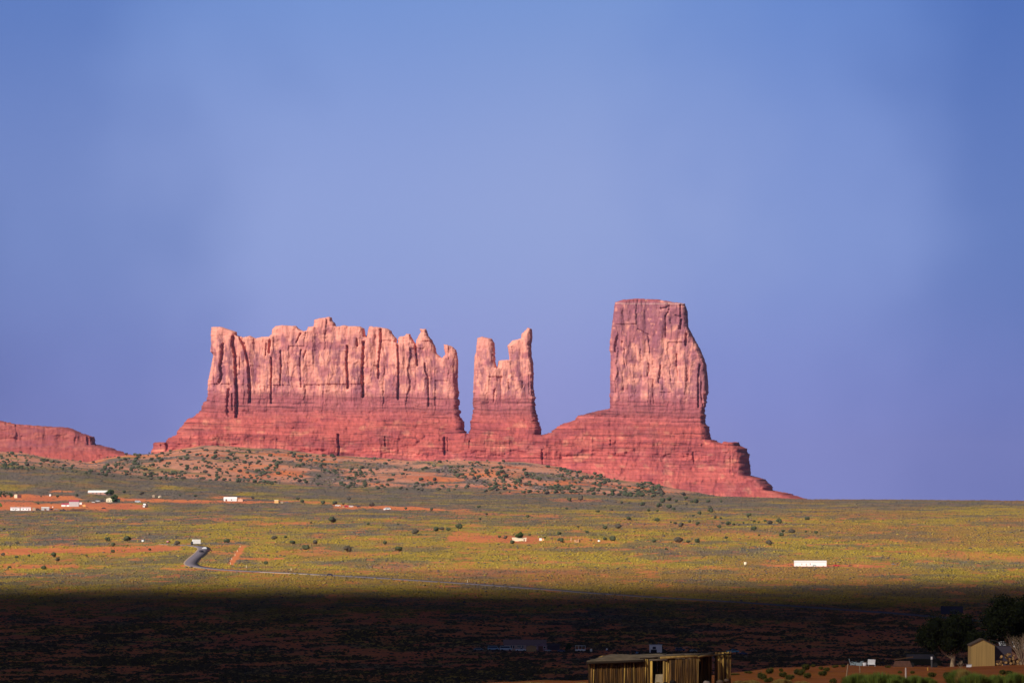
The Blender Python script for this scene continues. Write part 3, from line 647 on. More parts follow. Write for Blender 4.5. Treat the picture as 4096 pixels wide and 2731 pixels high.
PJ = [(1327,2093,38),(1244,2093,12),(1474,2102,18),(1592,2098,11),(1742,2125,30),(1767,2118,22),(1793,2125,25),(1834,2122,38),(1662,2138,30),(908,2172,28),(1098,2159,26),(1143,2153,17),(1171,2180,30),(1223,2198,38),(1261,2177,27),(1389,2209,38),(1539,2179,24),(1596,2211,38),(1065,2256,21),(1395,2000,24),(1291,2018,24),(1340,2020,26),(1374,2021,13),(1487,2025,26),(1725,2042,18),(1623,2038,16),(1210,2012,20),(1193,2003,20),(1010,1996,18),
(2051,2175,24),(2241,2169,29),(1997,2153,17),(2023,2156,22),(2119,2141,14),(2238,2139,20),(2347,2134,18),(2419,2118,26),(2472,2113,36),(2450,2162,36),(2421,2160,22),(2618,2170,18),(2714,2169,40),(2754,2174,22),(2786,2169,26),(2664,2199,16),(2276,2005,24),(2322,2003,30),(2266,2040,18),(2305,2033,9),(2392,2049,17),(2445,2043,14),(2594,2047,18),(2628,2049,16),(2572,2021,25),(2485,2014,16),(2516,2013,13),(2635,2031,28),(2674,2037,30),(2693,2039,18),(2746,2019,16),(2774,2066,14),(2793,2056,14),(1914,2034,20),(1921,2079,17),(1946,2060,14),(2110,2071,20),(2683,2092,12),(2701,2099,18),(2725,2109,26),(2759,2090,16),(2791,2101,22),(2629,2088,28),(2514,2084,26),(2312,2109,14),
(2374,1980,20),(2416,1980,20),(2450,1982,24),(2476,1982,22),(2523,1986,20),(2542,1988,14),(2572,1987,22),(2610,1990,18),(2642,1982,34),(2650,2009,30),(2674,2003,24),(2706,2009,16),(2733,1984,24),(2742,2001,22),(2782,2011,30),(2767,2011,16),(2839,2051,26),(2839,2036,24),(2833,2013,24),(2884,2009,14),(2799,2057,20),(2860,2073,20),(2882,2076,14),(2994,2069,26),(3226,2078,24),(3282,2092,9),(2888,2094,12),(2912,2102,26),(2875,2115,24),(2933,2100,16),(2955,2103,12),(2974,2095,12),(3016,2089,16),(3035,2093,13),(3059,2085,16),(3079,2096,26),(3114,2094,26),(3016,2124,30),(3133,2131,22),(3166,2133,30),(3124,2145,24),(3222,2130,14),(3264,2136,20),(2906,2156,18),(3074,2180,28),(3035,2143,14),
(429,2167,26),(510,2167,38),(710,2182,26),(451,2209,20),(598,2201,16),(388,2135,10),(17,2120,14),(13,2222,20),(69,2231,18),(118,2226,16),(216,2229,30),(232,2243,22),(348,2227,12),(41,2274,20),(177,2277,28),(453,2187,24),(165,1988,10),(232,1992,18),(306,1984,18),(495,1972,20),(567,1981,22),(719,1985,12),(784,1990,20),(353,2008,11),(154,2017,12),(71,2175,16)]
def jregion(x, y):
    if y < 1998 and x > 2300: return ('dark juniper among the many crowded along the foot of the tall butte', 'junipers along the butte foot')
    if x > 2150 and y < 2075: return ('juniper among those scattered on the grey-green slope below the tall butte', 'junipers on the slope below the tall butte')
    if x > 2560: return ('juniper among those dotting the yellow plain above and left of the white mobile home', 'junipers on the plain above the mobile home')
    if x > 1850: return ('juniper among those round the white-walled house and stone ruin mid plain', 'junipers round the ruin')
    if x > 850: return ('small juniper on the open plain between the road and the white-walled house', 'small junipers mid plain')
    if y < 2030: return ('small juniper among the far homesteads on the red dirt at left', 'junipers by the far homesteads')
    return ('small juniper on the left plain between the homesteads and the cloud shadow', 'small junipers of the left plain')
for i, (x, y, w) in enumerate(PJ):
    k = i % 5 if (i * 7) % 9 < 7 else 5 + i % 2
    if (x, y) in ((1261, 2177), (1389, 2209), (1662, 2138)): k = 5
    lb = NAMED.get((x, y)); gr = None
    if not lb: lb, gr = jregion(x, y)
    put_juniper(x, y, w, k, lb, gr, R.uniform(.85, 1.05))
# the red hill: 130 that show largest, the rest as one
hj = []
gq = np.random.default_rng(77)
while len(hj) < 1300:
    x = gq.random() * 2650; yc = np.interp(x, XH, CREST); yf = np.interp(x, XF, FOOT) + 14
    if yf - yc < 8: continue
    y = yc + (yf - yc) * gq.random() ** .85
    dn = float(fbm(np.array([x / 90.]), np.array([y / 30.]), 95, 3)[0])
    if gq.random() > .55 + dn * 1.3 + (.25 if 500 < x < 1500 else -.12 if x < 420 else 0): continue
    hj.append((x, y, 7 + 16 * gq.random() ** 1.8 + (y - 1830) * .02))
hj.sort(key=lambda q: -q[2])
for i, (x, y, w) in enumerate(hj[:135]):
    side = ('bushy juniper on the left end of the red hill, above the homesteads', 'junipers on the left end of the red hill') if x < 620 else \
        (('bushy juniper on the red hill below the long jagged butte', 'junipers on the middle of the red hill') if x < 1600 else
         ('bushy juniper on the right flank of the red hill below the two-spired butte', 'junipers on the right flank of the red hill'))
    put_juniper(x, y, w, i % 5 if i % 6 else 6, side[0], side[1], R.uniform(.7, .95))
Vs, Fs, Cs = [], [], []; off = 0
JV = []
for k in range(3):
    me = JP[k].children[0].data if JP[k].children[0].name.startswith('crown') else JP[k].children[1].data
    v = np.empty(len(me.vertices) * 3, np.float32); me.vertices.foreach_get('co', v); f = np.empty(len(me.polygons) * 3, np.int32); me.polygons.foreach_get('vertices', f)
    c = np.empty(len(me.vertices) * 4, np.float32); me.attributes['Col'].data.foreach_get('color', c); JV.append((v.reshape(-1, 3), f.reshape(-1, 3), c.reshape(-1, 4)[:, :3]))
for i, (x, y, w) in enumerate(hj[135:]):
    v, f, c = JV[i % 3]; p, s = inv(x, y); q = w * s; Vs.append(v * [q, q, q * .8] * (1 if i % 2 else [-1, 1, 1]) + p); Fs.append(f + off); off += len(v); Cs.append(c * R.uniform(.7, 1.3) + (.03 if i % 5 == 0 else 0))
tag(mesh('juniper_scrub', np.concatenate(Vs), np.concatenate(Fs), M['juniper'], cols=np.concatenate(Cs)), 'smaller junipers and bushes scattered over the red hill', 'scrub', kind='stuff')

# ---------------------------------------------------------------- building kit
def box(x0, x1, y0, y1, z0, z1):
    V = [(x, y, z) for x in (x0, x1) for y in (y0, y1) for z in (z0, z1)]
    return V, [(0, 1, 3, 2), (4, 6, 7, 5), (0, 4, 5, 1), (2, 3, 7, 6), (0, 2, 6, 4), (1, 5, 7, 3)]
def prism(pts, y0, y1):
    """outline in x,z pushed through y"""
    n = len(pts); V = [(p[0], y0, p[1]) for p in pts] + [(p[0], y1, p[1]) for p in pts]
    Fc = [tuple(range(n)), tuple(range(2 * n - 1, n - 1, -1))] + [(i, i + n, (i + 1) % n + n, (i + 1) % n) for i in range(n)]
    return V, Fc
def prismx(pts, x0, x1):
    n = len(pts); V = [(x0, p[0], p[1]) for p in pts] + [(x1, p[0], p[1]) for p in pts]
    Fc = [tuple(range(n)), tuple(range(2 * n - 1, n - 1, -1))] + [(i, i + n, (i + 1) % n + n, (i + 1) % n) for i in range(n)]
    return V, Fc
def part(name, parts, m, root, smooth=False):
    v, f = merge(parts if isinstance(parts, list) else [parts]); return mesh(name, v, f, m, root, smooth=smooth)
def house(x0, x1, y, hw, hr, label, cat='house', wall=WHITE, roof=GREYROOF, depth=None, ridge='x', rot=0.0, doors=(), wins=(), eave=.25, name=None, hip=0):
    """x0..x1 and base row y in photo pixels; wall and roof heights in pixels; doors/wins: (fraction along front, width m, height m, sill m)"""
    p, s = inv((x0 + x1) / 2, y); w = (x1 - x0) * s; h = hw * s; r = hr * s; d = depth or w * .5
    root = empty(name or 'house', p + np.array([0, 0, -.1]), rot); tag(root, label, cat)
    W2, D2 = w / 2, d / 2
    if ridge == 'x':
        part('wall', prismx([(-D2, -.6), (D2, -.6), (D2, h), (0, h + r * .96), (-D2, h)], -W2, W2), wall, root)
        e = eave; t = .16
        for sg in (-1, 1):
            a = (sg * (D2 + e), h - e * r / D2 + .02); b = (0, h + r + .02)
            v, f = prismx([a, b, (b[0], b[1] + t), (a[0], a[1] + t)], -W2 - e + hip, W2 + e - hip)
            part('roof', (v, f), roof, root)
    elif ridge == 'y':
        part('wall', prism([(-W2, -.6), (W2, -.6), (W2, h), (0, h + r * .96), (-W2, h)], -D2, D2), wall, root)
        e = eave; t = .14
        for sg in (-1, 1):
            a = (sg * (W2 + e), h - e * r / W2 + .02); b = (0, h + r + .02)
            part('roof', prism([a, b, (b[0], b[1] + t), (a[0], a[1] + t)], -D2 - e, D2 + e), roof, root)
    else:
        part('wall', box(-W2, W2, -D2, D2, -.6, h), wall, root)
        v, f = prismx([(-D2 - eave, h + .02), (D2 + eave, h + .02 + r * .3), (D2 + eave, h + r), (-D2 - eave, h + r * .8)], -W2 - eave, W2 + eave)
        part('roof', (v, f), roof, root)
    for fx, ww, hh, sill in wins:
        q = -W2 + fx * w; wo = part('window', box(q - ww / 2 - .07, q + ww / 2 + .07, -D2 - .06, -D2 + .05, sill - .07, sill + hh + .07), WHITE if wall is not WHITE else GREYMET, root)
        part('pane', box(q - ww / 2, q + ww / 2, -D2 - .075, -D2 + .02, sill, sill + hh), M['glass'], wo)
    for fx, ww, hh, sill in doors:
        q = -W2 + fx * w; do = part('door', box(q - ww / 2, q + ww / 2, -D2 - .07, -D2 + .05, sill, sill + hh), BROWN, root)
        part('handle', box(q + ww * .35, q + ww * .42, -D2 - .12, -D2 - .07, sill + hh * .45, sill + hh * .5), GREYMET, do)
    return root
PAINT = {}
def paint(c):
    if c not in PAINT: PAINT[c] = mat('car_paint', c, .35 if max(c) > .02 else .95, 2, .05, spec=.5 if max(c) > .02 else .05)
    return PAINT[c]
SHAPES = {
 'car': ([(-2.2, .35), (2.2, .35), (2.25, .75), (1.5, .95), (.8, 1.38), (-1.0, 1.42), (-1.75, 1.0), (-2.25, .9)], [(1.30, .98), (.75, 1.32), (-.95, 1.35), (-1.55, 1.0)], 1.75, .33, (-1.4, 1.4)),
 'van': ([(-2.5, .35), (2.5, .35), (2.55, .95), (1.95, 1.15), (1.45, 1.95), (-2.4, 2.0), (-2.55, 1.2)], [(1.75, 1.2), (1.38, 1.82), (-2.3, 1.85), (-2.35, 1.2)], 1.9, .36, (-1.6, 1.6)),
 'pickup': ([(-2.7, .45), (2.6, .45), (2.65, 1.0), (1.5, 1.15), (.95, 1.72), (-.35, 1.75), (-.55, 1.1), (-2.7, 1.12)], [(1.35, 1.15), (.88, 1.66), (-.28, 1.68), (-.42, 1.15)], 1.9, .40, (-1.75, 1.7)),
 'suv': ([(-2.3, .4), (2.3, .4), (2.35, 1.0), (1.4, 1.15), (.8, 1.75), (-2.1, 1.78), (-2.35, 1.1)], [(1.2, 1.15), (.72, 1.68), (-1.98, 1.7), (-2.1, 1.15)], 1.85, .38, (-1.45, 1.5)),
}
def vehicle(x, y, kind, colr, label, name='parked_car', cat='car', rot=0.0, k=1.0, group=None, p=None):
    if p is None: p, s = inv(x, y)
    root = empty(name, p + np.array([0, 0, .1]), rot); root.scale = (k, k, k); tag(root, label, cat, group)
    b, w, wd, wr, ax = SHAPES[kind]
    part('body', prism(b, -wd / 2, wd / 2), paint(colr), root)
    part('window', prism(w, -wd / 2 - .015, wd / 2 + .015), M['glass'], root)
    part('windscreen', prism([(w[0][0] + .02, w[0][1] + .04), (w[0][0] + .10, w[0][1]), (w[1][0] + .12, w[1][1] - .02), (w[1][0] + .03, w[1][1])], -wd * .42, wd * .42), M['glass'], root)
    for a in ax:
        for sd in (-1, 1):
            yy = sd * (wd / 2 - .1); v, f = tube([(a, yy - .11, wr), (a, yy + .11, wr)], [wr, wr], 12)
            o = part('wheel', (v, f), M['tyre'], root)
    for sd in (-1, 1):
        part('headlight', box(b[2][0] - .12, b[2][0] + .03, sd * wd * .36 - .14, sd * wd * .36 + .14, .62, .76), WHITE, root)
    return root

# ---- far left homesteads on the red dirt
house(43, 80, 2041, 11, 3, 'white single-wide trailer home, first of two in a row at far left', 'trailer', roof=C('pinkish_roof', (.62, .42, .40)), ridge='x', depth=4.5, wins=((.3, 1, .8, 1.2), (.7, 1, .8, 1.2)), doors=((.52, .9, 1.9, .3),), name='trailer_home')
house(84, 125, 2041, 11, 3, 'white single-wide trailer home, second in its row at far left', 'trailer', roof=C('pinkish_roof', (.62, .42, .40)), ridge='x', depth=4.5, wins=((.25, 1, .8, 1.2), (.6, 1, .8, 1.2)), doors=((.8, .9, 1.9, .3),), name='trailer_home')
house(131, 143, 2041, 12, 1, 'small pale tan storage box right of the two white trailer homes', 'shed', wall=TAN, roof=TAN, ridge='', name='shed')
vehicle(154, 2041, 'suv', (.05, .05, .06), 'black off-road car between the tan box and the grey-white shed', k=1.15)
house(167, 198, 2040, 11, 2, 'grey and white shed standing right of the black off-road car', 'shed', wall=GREYMET, roof=WHITE, ridge='x', name='shed', doors=((.5, 2.2, 2.0, 0),))
vehicle(205, 2040, 'van', (.10, .05, .10), 'dark purple van parked against the grey-white shed', k=1.0, rot=1.1)
vehicle(226, 2039, 'car', (.42, .30, .24), 'faded beige car right of the dark purple van', k=1.05)
vehicle(253, 2043, 'pickup', (.04, .04, .05), 'black pickup in front of the red-roofed white house', cat='pickup', k=1.25, name='pickup_truck')
vehicle(416, 2035, 'car', (.03, .03, .03), 'black car alone on the dirt right of the timber pile', k=1.15)
house(247, 278, 2025, 8, 5, 'low white house with a red roof, lower wing left of the grey barn', wall=WHITE, roof=REDROOF, ridge='x', depth=6, doors=((.6, 1, 1.9, .1),))
house(278, 317, 2025, 20, 6, 'tall grey metal barn with a red roof beside the low white house', 'barn', wall=GREYMET, roof=REDROOF, ridge='x', depth=8, name='barn')
house(330, 343, 2026, 8, 3, 'small orange-brown hut at the right of the grey barn', 'hut', wall=ORANGE, roof=BROWN, ridge='y', name='hut')
house(316, 328, 2017, 8, 1, 'small white box trailer behind the right end of the grey barn', 'trailer', wall=WHITE, roof=WHITE, ridge='', name='box_trailer')
house(354, 432, 1976, 7, 8, 'long low tan house with a wide white roof, highest of the left homesteads', wall=C('pink_stucco', (.48, .25, .19)), roof=WHITE, ridge='x', depth=12, wins=((.25, 1.6, 1, 1), (.45, 1.6, 1, 1), (.85, 1.6, 1, 1)), doors=((.65, 1.1, 2, .1),))
house(426, 452, 2007, 13, 5, 'yellow house partly hidden by a bushy tree', wall=CREAM, roof=CREAM, ridge='y', depth=8, wins=((.3, 1, 1, 1.1), (.7, 1, 1, 1.1)))
house(453, 481, 2008, 11, 4, 'dark green-walled house beside the yellow one, behind the bushy tree', wall=C('dark_green_wall', (.04, .07, .05)), roof=BROWN, ridge='x', depth=6)
vehicle(392, 2006, 'van', (.62, .62, .64), 'silver van left of the yellow house', k=1.0)
vehicle(412, 2006, 'suv', (.04, .04, .04), 'black off-road car between the silver van and the yellow house', k=1.05)
vehicle(374, 2010, 'car', (.8, .8, .8), 'small white car left of the silver van', k=.9)
vehicle(372, 1975, 'car', (.75, .76, .78), 'silver car parked before the long white-roofed house', k=1.3)
vehicle(436, 1977, 'car', (.35, .38, .50), 'blue-grey car at the right end of the long white-roofed house', k=1.2)
vehicle(552, 2009, 'van', (.75, .78, .82), 'silver-white van alone on the dirt right of the yellow house', k=1.3)
house(58, 70, 1991, 15, 3, 'narrow yellowish hut touching the dark brown block hut', 'hut', wall=CREAM, roof=BROWN, ridge='', name='hut')
house(70, 86, 1991, 12, 1, 'dark red-brown block hut right of the tree cluster at far left', 'hut', wall=C('dark_redbrown', (.14, .05, .04)), roof=BROWN, ridge='', name='hut')
house(609, 619, 1988, 7, 3, 'tiny pale hut on the grey plain, left of the domed one', 'hut', wall=TAN, roof=CREAM, ridge='y', name='hut')
def hogan(x, y, w, label, m=CREAM):
    p, s = inv(x, y); r = w * s / 2; root = empty('hogan', p); tag(root, label, 'hut')
    a = [i * math.pi / 4 + .39 for i in range(8)]
    V = [(math.cos(t) * r, math.sin(t) * r, z) for z in (-.5, r * .75) for t in a] + [(math.cos(t) * r * .5, math.sin(t) * r * .5, r * 1.12) for t in a] + [(0, 0, r * 1.2)]
    mesh('wall', V[:16], [(i, (i + 1) % 8, 8 + (i + 1) % 8, 8 + i) for i in range(8)], m, root)
    Vr = [(v[0] * 1.08, v[1] * 1.08, v[2] + .05) for v in V[8:16]] + [(v[0], v[1], v[2] + .05) for v in V[16:]]
    mesh('roof', Vr, [(i, (i + 1) % 8, 8 + (i + 1) % 8, 8 + i) for i in range(8)] + [(8 + i, 8 + (i + 1) % 8, 16) for i in range(8)] + [tuple(range(8))[::-1]], TAN, root)
    part('door', box(-.5, .5, -r * 1.0, -r * .9, 0, r * .62), BROWN, root)
hogan(641, 1990, 15, 'small pale dome-roofed hogan on the grey plain right of the homesteads')
def tank(x, y, w, h, label, m=WHITE, name='water_tank'):
    p, s = inv(x, y); r = w * s / 2; hh = h * s; root = empty(name, p); tag(root, label, 'tank')
    part('body', tube([(0, 0, -.4), (0, 0, hh * .85)], [r, r], 14), m, root, True); part('lid', tube([(0, 0, hh * .85), (0, 0, hh * .95), (0, 0, hh)], [r * 1.02, r * .7, r * .25], 14), m, root, True)
tank(202, 1985, 8, 9, 'small white round water tank on red dirt near the tree cluster')
tank(2396, 2165, 10, 6, 'small white tank on the plain right of the stone ruin')
tank(212, 2029, 5, 4, 'tiny white tank behind the beige car')
tank(2427, 2600, 7, 10, 'small white tank in cloud shadow, farther right of two', name='water_tank'); tank(2364, 2604, 9, 12, 'white tank in cloud shadow beside the white frame trailer')
def box_truck(x, y, label, L=7.5, h=3.9, rot=0.0, k=1.0, cab=WHITE):
    p, s = inv(x, y); root = empty('box_truck', p + np.array([0, 0, .45]), rot); root.scale = (k, k, k); tag(root, label, 'truck')
    part('cargo_box', box(-L * .32, L * .5, -1.25, 1.25, .8, h), WHITE, root)
    part('cab', prism([(-L * .5, .5), (-L * .33, .5), (-L * .33, 2.6), (-L * .42, 2.6), (-L * .5, 1.6)], -1.15, 1.15), cab, root)
    part('windscreen', prism([(-L * .505, 1.6), (-L * .44, 1.6), (-L * .40, 2.45), (-L * .432, 2.52)], -1.0, 1.0), M['glass'], root)
    part('chassis', box(-L * .48, L * .48, -.9, .9, .5, .78), M['tyre'], root)
    for a in (-L * .38, L * .28):
        for sd in (-1.05, 1.05): part('wheel', tube([(a, sd - .15, .5), (a, sd + .15, .5)], [.5, .5], 12), M['tyre'], root)
    return root
box_truck(582, 2031, 'white box truck parked on red dirt, seen from its end', rot=1.25, k=1.15)
tr = box_truck(783, 2180, 'white box truck driving on the road where it bends, dark cab at left', rot=0.35, h=4.2, cab=C('dark_cab', (.06, .06, .07)))
vehicle(818, 2197, 'car', (.8, .82, .86), 'white car on the road behind the dark one, near the bend', name='moving_car', rot=1.9, k=1.25)
vehicle(806, 2209, 'car', (.02, .02, .03), 'black car on the road, nearest to the junction', name='moving_car', rot=1.9, k=1.25)
vehicle(841, 2204, 'car', (.10, .03, .03), 'dark maroon car parked on the verge right of the road bend', rot=.2, k=.85)
vehicle(675, 2171, 'suv', (.30, .03, .06), 'red car on the plain left of the round juniper and truck', rot=1.2, k=.9)
vehicle(1320, 2302, 'car', (.03, .03, .09), 'dark blue car on the straight road at the edge of the cloud shadow', name='moving_car', rot=-.1, k=.95)
for x, y, lb in ((571, 2168, 'small white sign post on the plain left of the road bend'),):
    p, s = inv(x, y); root = empty('road_sign', p); tag(root, lb, 'sign')
    part('post', box(-.06, .06, -.06, .06, -.3, 2.4), GREYMET, root); part('board', box(-.8, .8, -.12, -.06, .6, 1.9), WHITE, root); part('back_board', box(.3, 1.3, .2, .26, .9, 2.2), C('teal_board', (.05, .22, .24)), root)
def post(x, y, h, r, label, name='marker_post', m=CREAM, cat='post', group=None, lean=0.0, p=None):
    if p is None: p, s = inv(x, y)
    o = mesh(name, *[q for q in tube([(0, 0, -.3), (lean * .5 + .01, 0, h * .5), (lean, 0, h)], [r, r * .95, r * .8], 8)], m); o.location = p; tag(o, label, cat, group); return o
for x, y in ((961, 2188), (950, 2206), (941, 2222), (928, 2238), (922, 2256)):
    post(x, y, 1.5, .22, 'cream marker post along the orange dirt track', group='cream posts along the dirt track')
post(986, 2269, 1.6, .22, 'cream marker post just below the end of the dirt track')
post(1165, 2280, 1.7, .22, 'cream marker post above the straight road, right of the dirt track')
post(1870, 2328, 1.5, .2, 'pale marker post by the road at the shadow edge, right of the dark blue car')
# ---- middle distance buildings
house(896, 948, 2003, 8, 8, 'white building with a broad white roof, largest on the plain right of the homesteads', 'building', wall=WHITE, roof=WHITE, ridge='x', depth=9, doors=((.2, 2, 2.2, .1),), wins=((.6, 1.5, 1, 1),), name='building')
house(951, 972, 2005, 8, 4, 'small pale pink shed right against the big white building', 'shed', wall=C('pale_pink', (.66, .42, .30)), roof=CREAM, ridge='y', name='shed')
vehicle(979, 2005, 'suv', (.25, .14, .12), 'dull brown car right of the pale pink shed', k=1.1)
house(1099, 1117, 2011, 11, 2, 'orange-yellow cube hut with a dark right side, on the red soil', 'hut', wall=ORANGE, roof=CREAM, ridge='', rot=-.4, name='hut')
house(1122, 1133, 2012, 5, 2, 'low pale hut between the orange cube hut and a car', 'hut', wall=TAN, roof=CREAM, ridge='y', name='hut')
vehicle(1147, 2011, 'pickup', (.12, .14, .20), 'dark blue-grey pickup right of the low pale hut', 'pickup_truck', 'pickup')
vehicle(1352, 2025, 'car', (.8, .8, .78), 'long pale car at the left end of the red soil strip', k=1.5)
vehicle(1385, 2028, 'van', (.60, .02, .05), 'bright red van on the red soil strip', k=1.0)
vehicle(1405, 2028, 'van', (.82, .82, .80), 'white van right of the bright red van', k=1.0)
vehicle(1436, 2029, 'suv', (.06, .04, .06), 'dark car at the right of the white van', k=.9)
house(1370, 1378, 2029, 5, 1, 'tan crate-like box between the long pale car and the red van', 'box', wall=TAN, roof=TAN, ridge='', name='storage_box')
vehicle(1552, 2038, 'van', (.88, .88, .86), 'bright white van alone on the red strip, with a pale trailer', k=1.3)
house(1534, 1544, 2038, 4, 1, 'low white flat trailer left of the bright white van', 'trailer', wall=WHITE, roof=WHITE, ridge='', name='box_trailer')
# homestead under the tree
house(2049, 2105, 2163, 10, 4, 'long low cream-walled house behind a green tree', wall=CREAM, roof=CREAM, ridge='x', depth=6, doors=((.85, .9, 1.7, .1),))
house(2157, 2167, 2161, 11, 2, 'white upright hut joined to an orange hut', 'hut', wall=WHITE, roof=BROWN, ridge='', name='hut')
house(2167, 2177, 2161, 10, 2, 'orange board hut right of the white upright one', 'hut', wall=ORANGE, roof=BROWN, ridge='', name='hut')
house(2202, 2212, 2156, 6, 2, 'small dark brown hut behind, right of the orange hut', 'hut', wall=BROWN, roof=BROWN, ridge='y', name='hut')
def ruin(x, y, label, parts):
    p, s = inv(x, y); root = empty('stone_ruin', p); tag(root, label, 'ruin')
    part('wall', [box(*b) for b in parts], STONE, root); part('doorway', box(-.2, .9, -.95, -.6, 1.0, 1.6), M['dark'], root)  # doorway is a dark block on solid wall, painting an opening's shade
ruin(2306, 2168, 'roofless tan stone ruin with an opening in its wall', [(-2, 2.0, -.9, 1.5, -.4, 1.9), (1.2, 2.0, -.92, 1.5, 1.9, 2.9), (-2, -1.2, -.88, .5, 1.9, 2.3), (2.0, 3.2, 1.2, 2.2, -.4, 2.2)])
post(2285, 2162, 2.6, .75, 'stub of a tan stone chimney left of the roofless ruin', 'stone_chimney', STONE, 'chimney')
# ---- right hand mobile home
house(3176, 3304, 2263, 16, 6, 'long bright white double-wide mobile home alone on the right plain', 'mobile home', wall=WHITE, roof=WHITE, ridge='x', depth=8, eave=.15,
      wins=((.23, .3, .8, 1.2), (.49, .3, 1.2, 1.0)), doors=((.365, .35, 1.5, .5),), name='mobile_home')
pp, s_ = inv(3255, 2264); vehicle(0, 0, 'car', (.42, .62, .62), 'pale teal car in front of the white mobile home', p=pp + np.array([0, -7.5, .1]), k=.7)
vehicle(3344, 2265, 'pickup', (.55, .01, .03), 'bright red pickup right of the white mobile home', 'pickup_truck', 'pickup', k=.88, rot=3.14)
vehicle(3400, 2265, 'car', (.03, .03, .05), 'low black car right of the red pickup', k=.66)
tank(2981, 2258, 12, 12, 'cream water tank alone left of the white mobile home', CREAM)
vehicle(3081, 2243, 'car', (.10, .04, .05), 'small dark wreck of a car upper left of the white mobile home', k=.42, name='car_wreck')
vehicle(3572, 2258, 'pickup', (.22, .24, .28), 'grey-blue pickup half sunk in brush right of the low black car', 'pickup_truck', 'pickup', k=.5)
# ---- homestead in the cloud shadow
house(2017, 2182, 2598, 24, 17, 'long tan house with a grey gable roof in the cloud shadow', wall=C('rosy_tan', (.50, .36, .32)), roof=C('plum_grey_roof', (.24, .17, .19)), ridge='x', depth=9, eave=.4,  # pinkish tan wall, purplish grey roof
      wins=((.17, .55, 1.3, .9), (.23, .55, 1.3, .9), (.335, .5, .8, 1.3), (.38, .5, 1.0, 1.2), (.45, .5, 1.1, 1.1)), doors=((.56, .9, 2.0, .2),))
pp, s_ = inv(2126, 2600)
r_ = house(2106, 2145, 2602, 22, 5, 'small yellow-tan wing with a shallow gable built onto the long tan house', wall=C('wing_tan', (.46, .30, .14)), roof=C('plum_grey_roof', (.24, .17, .19)), ridge='y', depth=5, name='house_wing'); r_.location.y -= 6
r_ = house(2149, 2187, 2599, 22, 12, 'purplish gable wing with a garage door at the right end of the long tan house', wall=C('mauve_wall', (.30, .20, .24)), roof=C('plum_grey_roof', (.24, .17, .19)), ridge='y', depth=6, doors=((.35, 2.0, 2.0, .1),), wins=((.75, .8, .8, 1.2),), name='house_wing'); r_.location.y -= 7
house(2190, 2238, 2598, 20, 6, 'dark shed right of the purplish gable wing', 'shed', wall=C('dark_shed', (.07, .06, .08)), roof=C('dark_shed', (.07, .06, .08)), ridge='x', depth=5, name='shed')
vehicle(1914, 2601, 'car', (.12, .2, .26), 'dark teal car, leftmost of the vehicles by the long tan house', k=.88)
vehicle(1974, 2600, 'van', (.22, .38, .55), 'blue van left of another, beside the long tan house', k=.95)
vehicle(2024, 2601, 'van', (.42, .55, .68), 'pale blue van nearest to the end of the long tan house', k=1.0)
vehicle(2083, 2604, 'pickup', (.78, .86, .92), 'white pickup parked in front of the long tan house', 'pickup_truck', 'pickup', k=.80)
vehicle(2193, 2604, 'car', (.5, .55, .62), 'pale car by the purplish gable wing', k=.55)
vehicle(2245, 2606, 'car', (.10, .11, .22), 'dark blue car beside the dark shed', k=.7)
p, s = inv(2321, 2605); root = empty('frame_trailer', p); tag(root, 'white open-sided stock trailer with a bar frame in the cloud shadow', 'trailer')
part('frame', [box(a, a + .09, b, b + .09, .9, 2.5) for a in (-2.1, -.75, .6, 2.0) for b in (-1, .91)] + [box(-2.1, 2.09, b, b + .09, 2.5, 2.6) for b in (-1, .91)], WHITE, root)
part('side_panel', [box(-1.0, 2.09, -1.03, -.97, .5, 1.15), box(-2.1, -1.0, -1.03, -.97, .5, .7), box(-2.1, 2.09, .97, 1.03, .5, 1.0), box(-2.1, 2.1, -.95, .95, .45, .55)], WHITE, root)
for a in (-.6, .6):
    for b in (-1.1, 1.1): part('wheel', tube([(a, b - .1, .35), (a, b + .1, .35)], [.35, .35], 10), M['tyre'], root)
p, s = inv(2622, 2613); root = empty('camper', p); tag(root, 'white camper with dark window standing above the log cabin roof', 'camper')
part('body', box(-2.5, 2.5, -1.2, 1.2, .6, 3.6), WHITE, root); part('roof', box(-2.7, 2.7, -1.35, 1.35, 3.62, 3.85), GREYMET, root)
wd = part('window', box(-1.3, .1, -1.28, -1.15, 1.9, 3.0), GREYMET, root); part('pane', box(-1.2, 0, -1.3, -1.2, 2.0, 2.9), M['glass'], wd)
part('skirt_panel', box(-2.0, .4, -1.27, -1.15, .5, 1.8), M['dark'], root); part('antenna', box(1.2, 1.25, -.05, .05, 3.8, 5.0), GREYMET, root)
for a in (-1.3, 1.4):
    for b in (-1.1, 1.1): part('wheel', tube([(a, b - .12, .35), (a, b + .12, .35)], [.38, .38], 10), M['tyre'], root)
vehicle(2548, 2613, 'suv', (.10, .25, .45), 'blue car left of the white camper', k=.45, rot=1.4)
vehicle(2720, 2604, 'suv', (.04, .05, .10), 'dark navy off-road car right of the white camper', k=.9)
vehicle(2773, 2606, 'car', (.3, .32, .36), 'grey car behind the middle of the log cabin roof, right of the navy one', k=.7)
vehicle(2930, 2611, 'pickup', (.10, .38, .50), 'turquoise pickup beyond the right end of the log cabin', 'pickup_truck', 'pickup', k=.95)
vehicle(2972, 2617, 'car', (.03, .05, .14), 'dark blue car right of the turquoise pickup', k=.75)
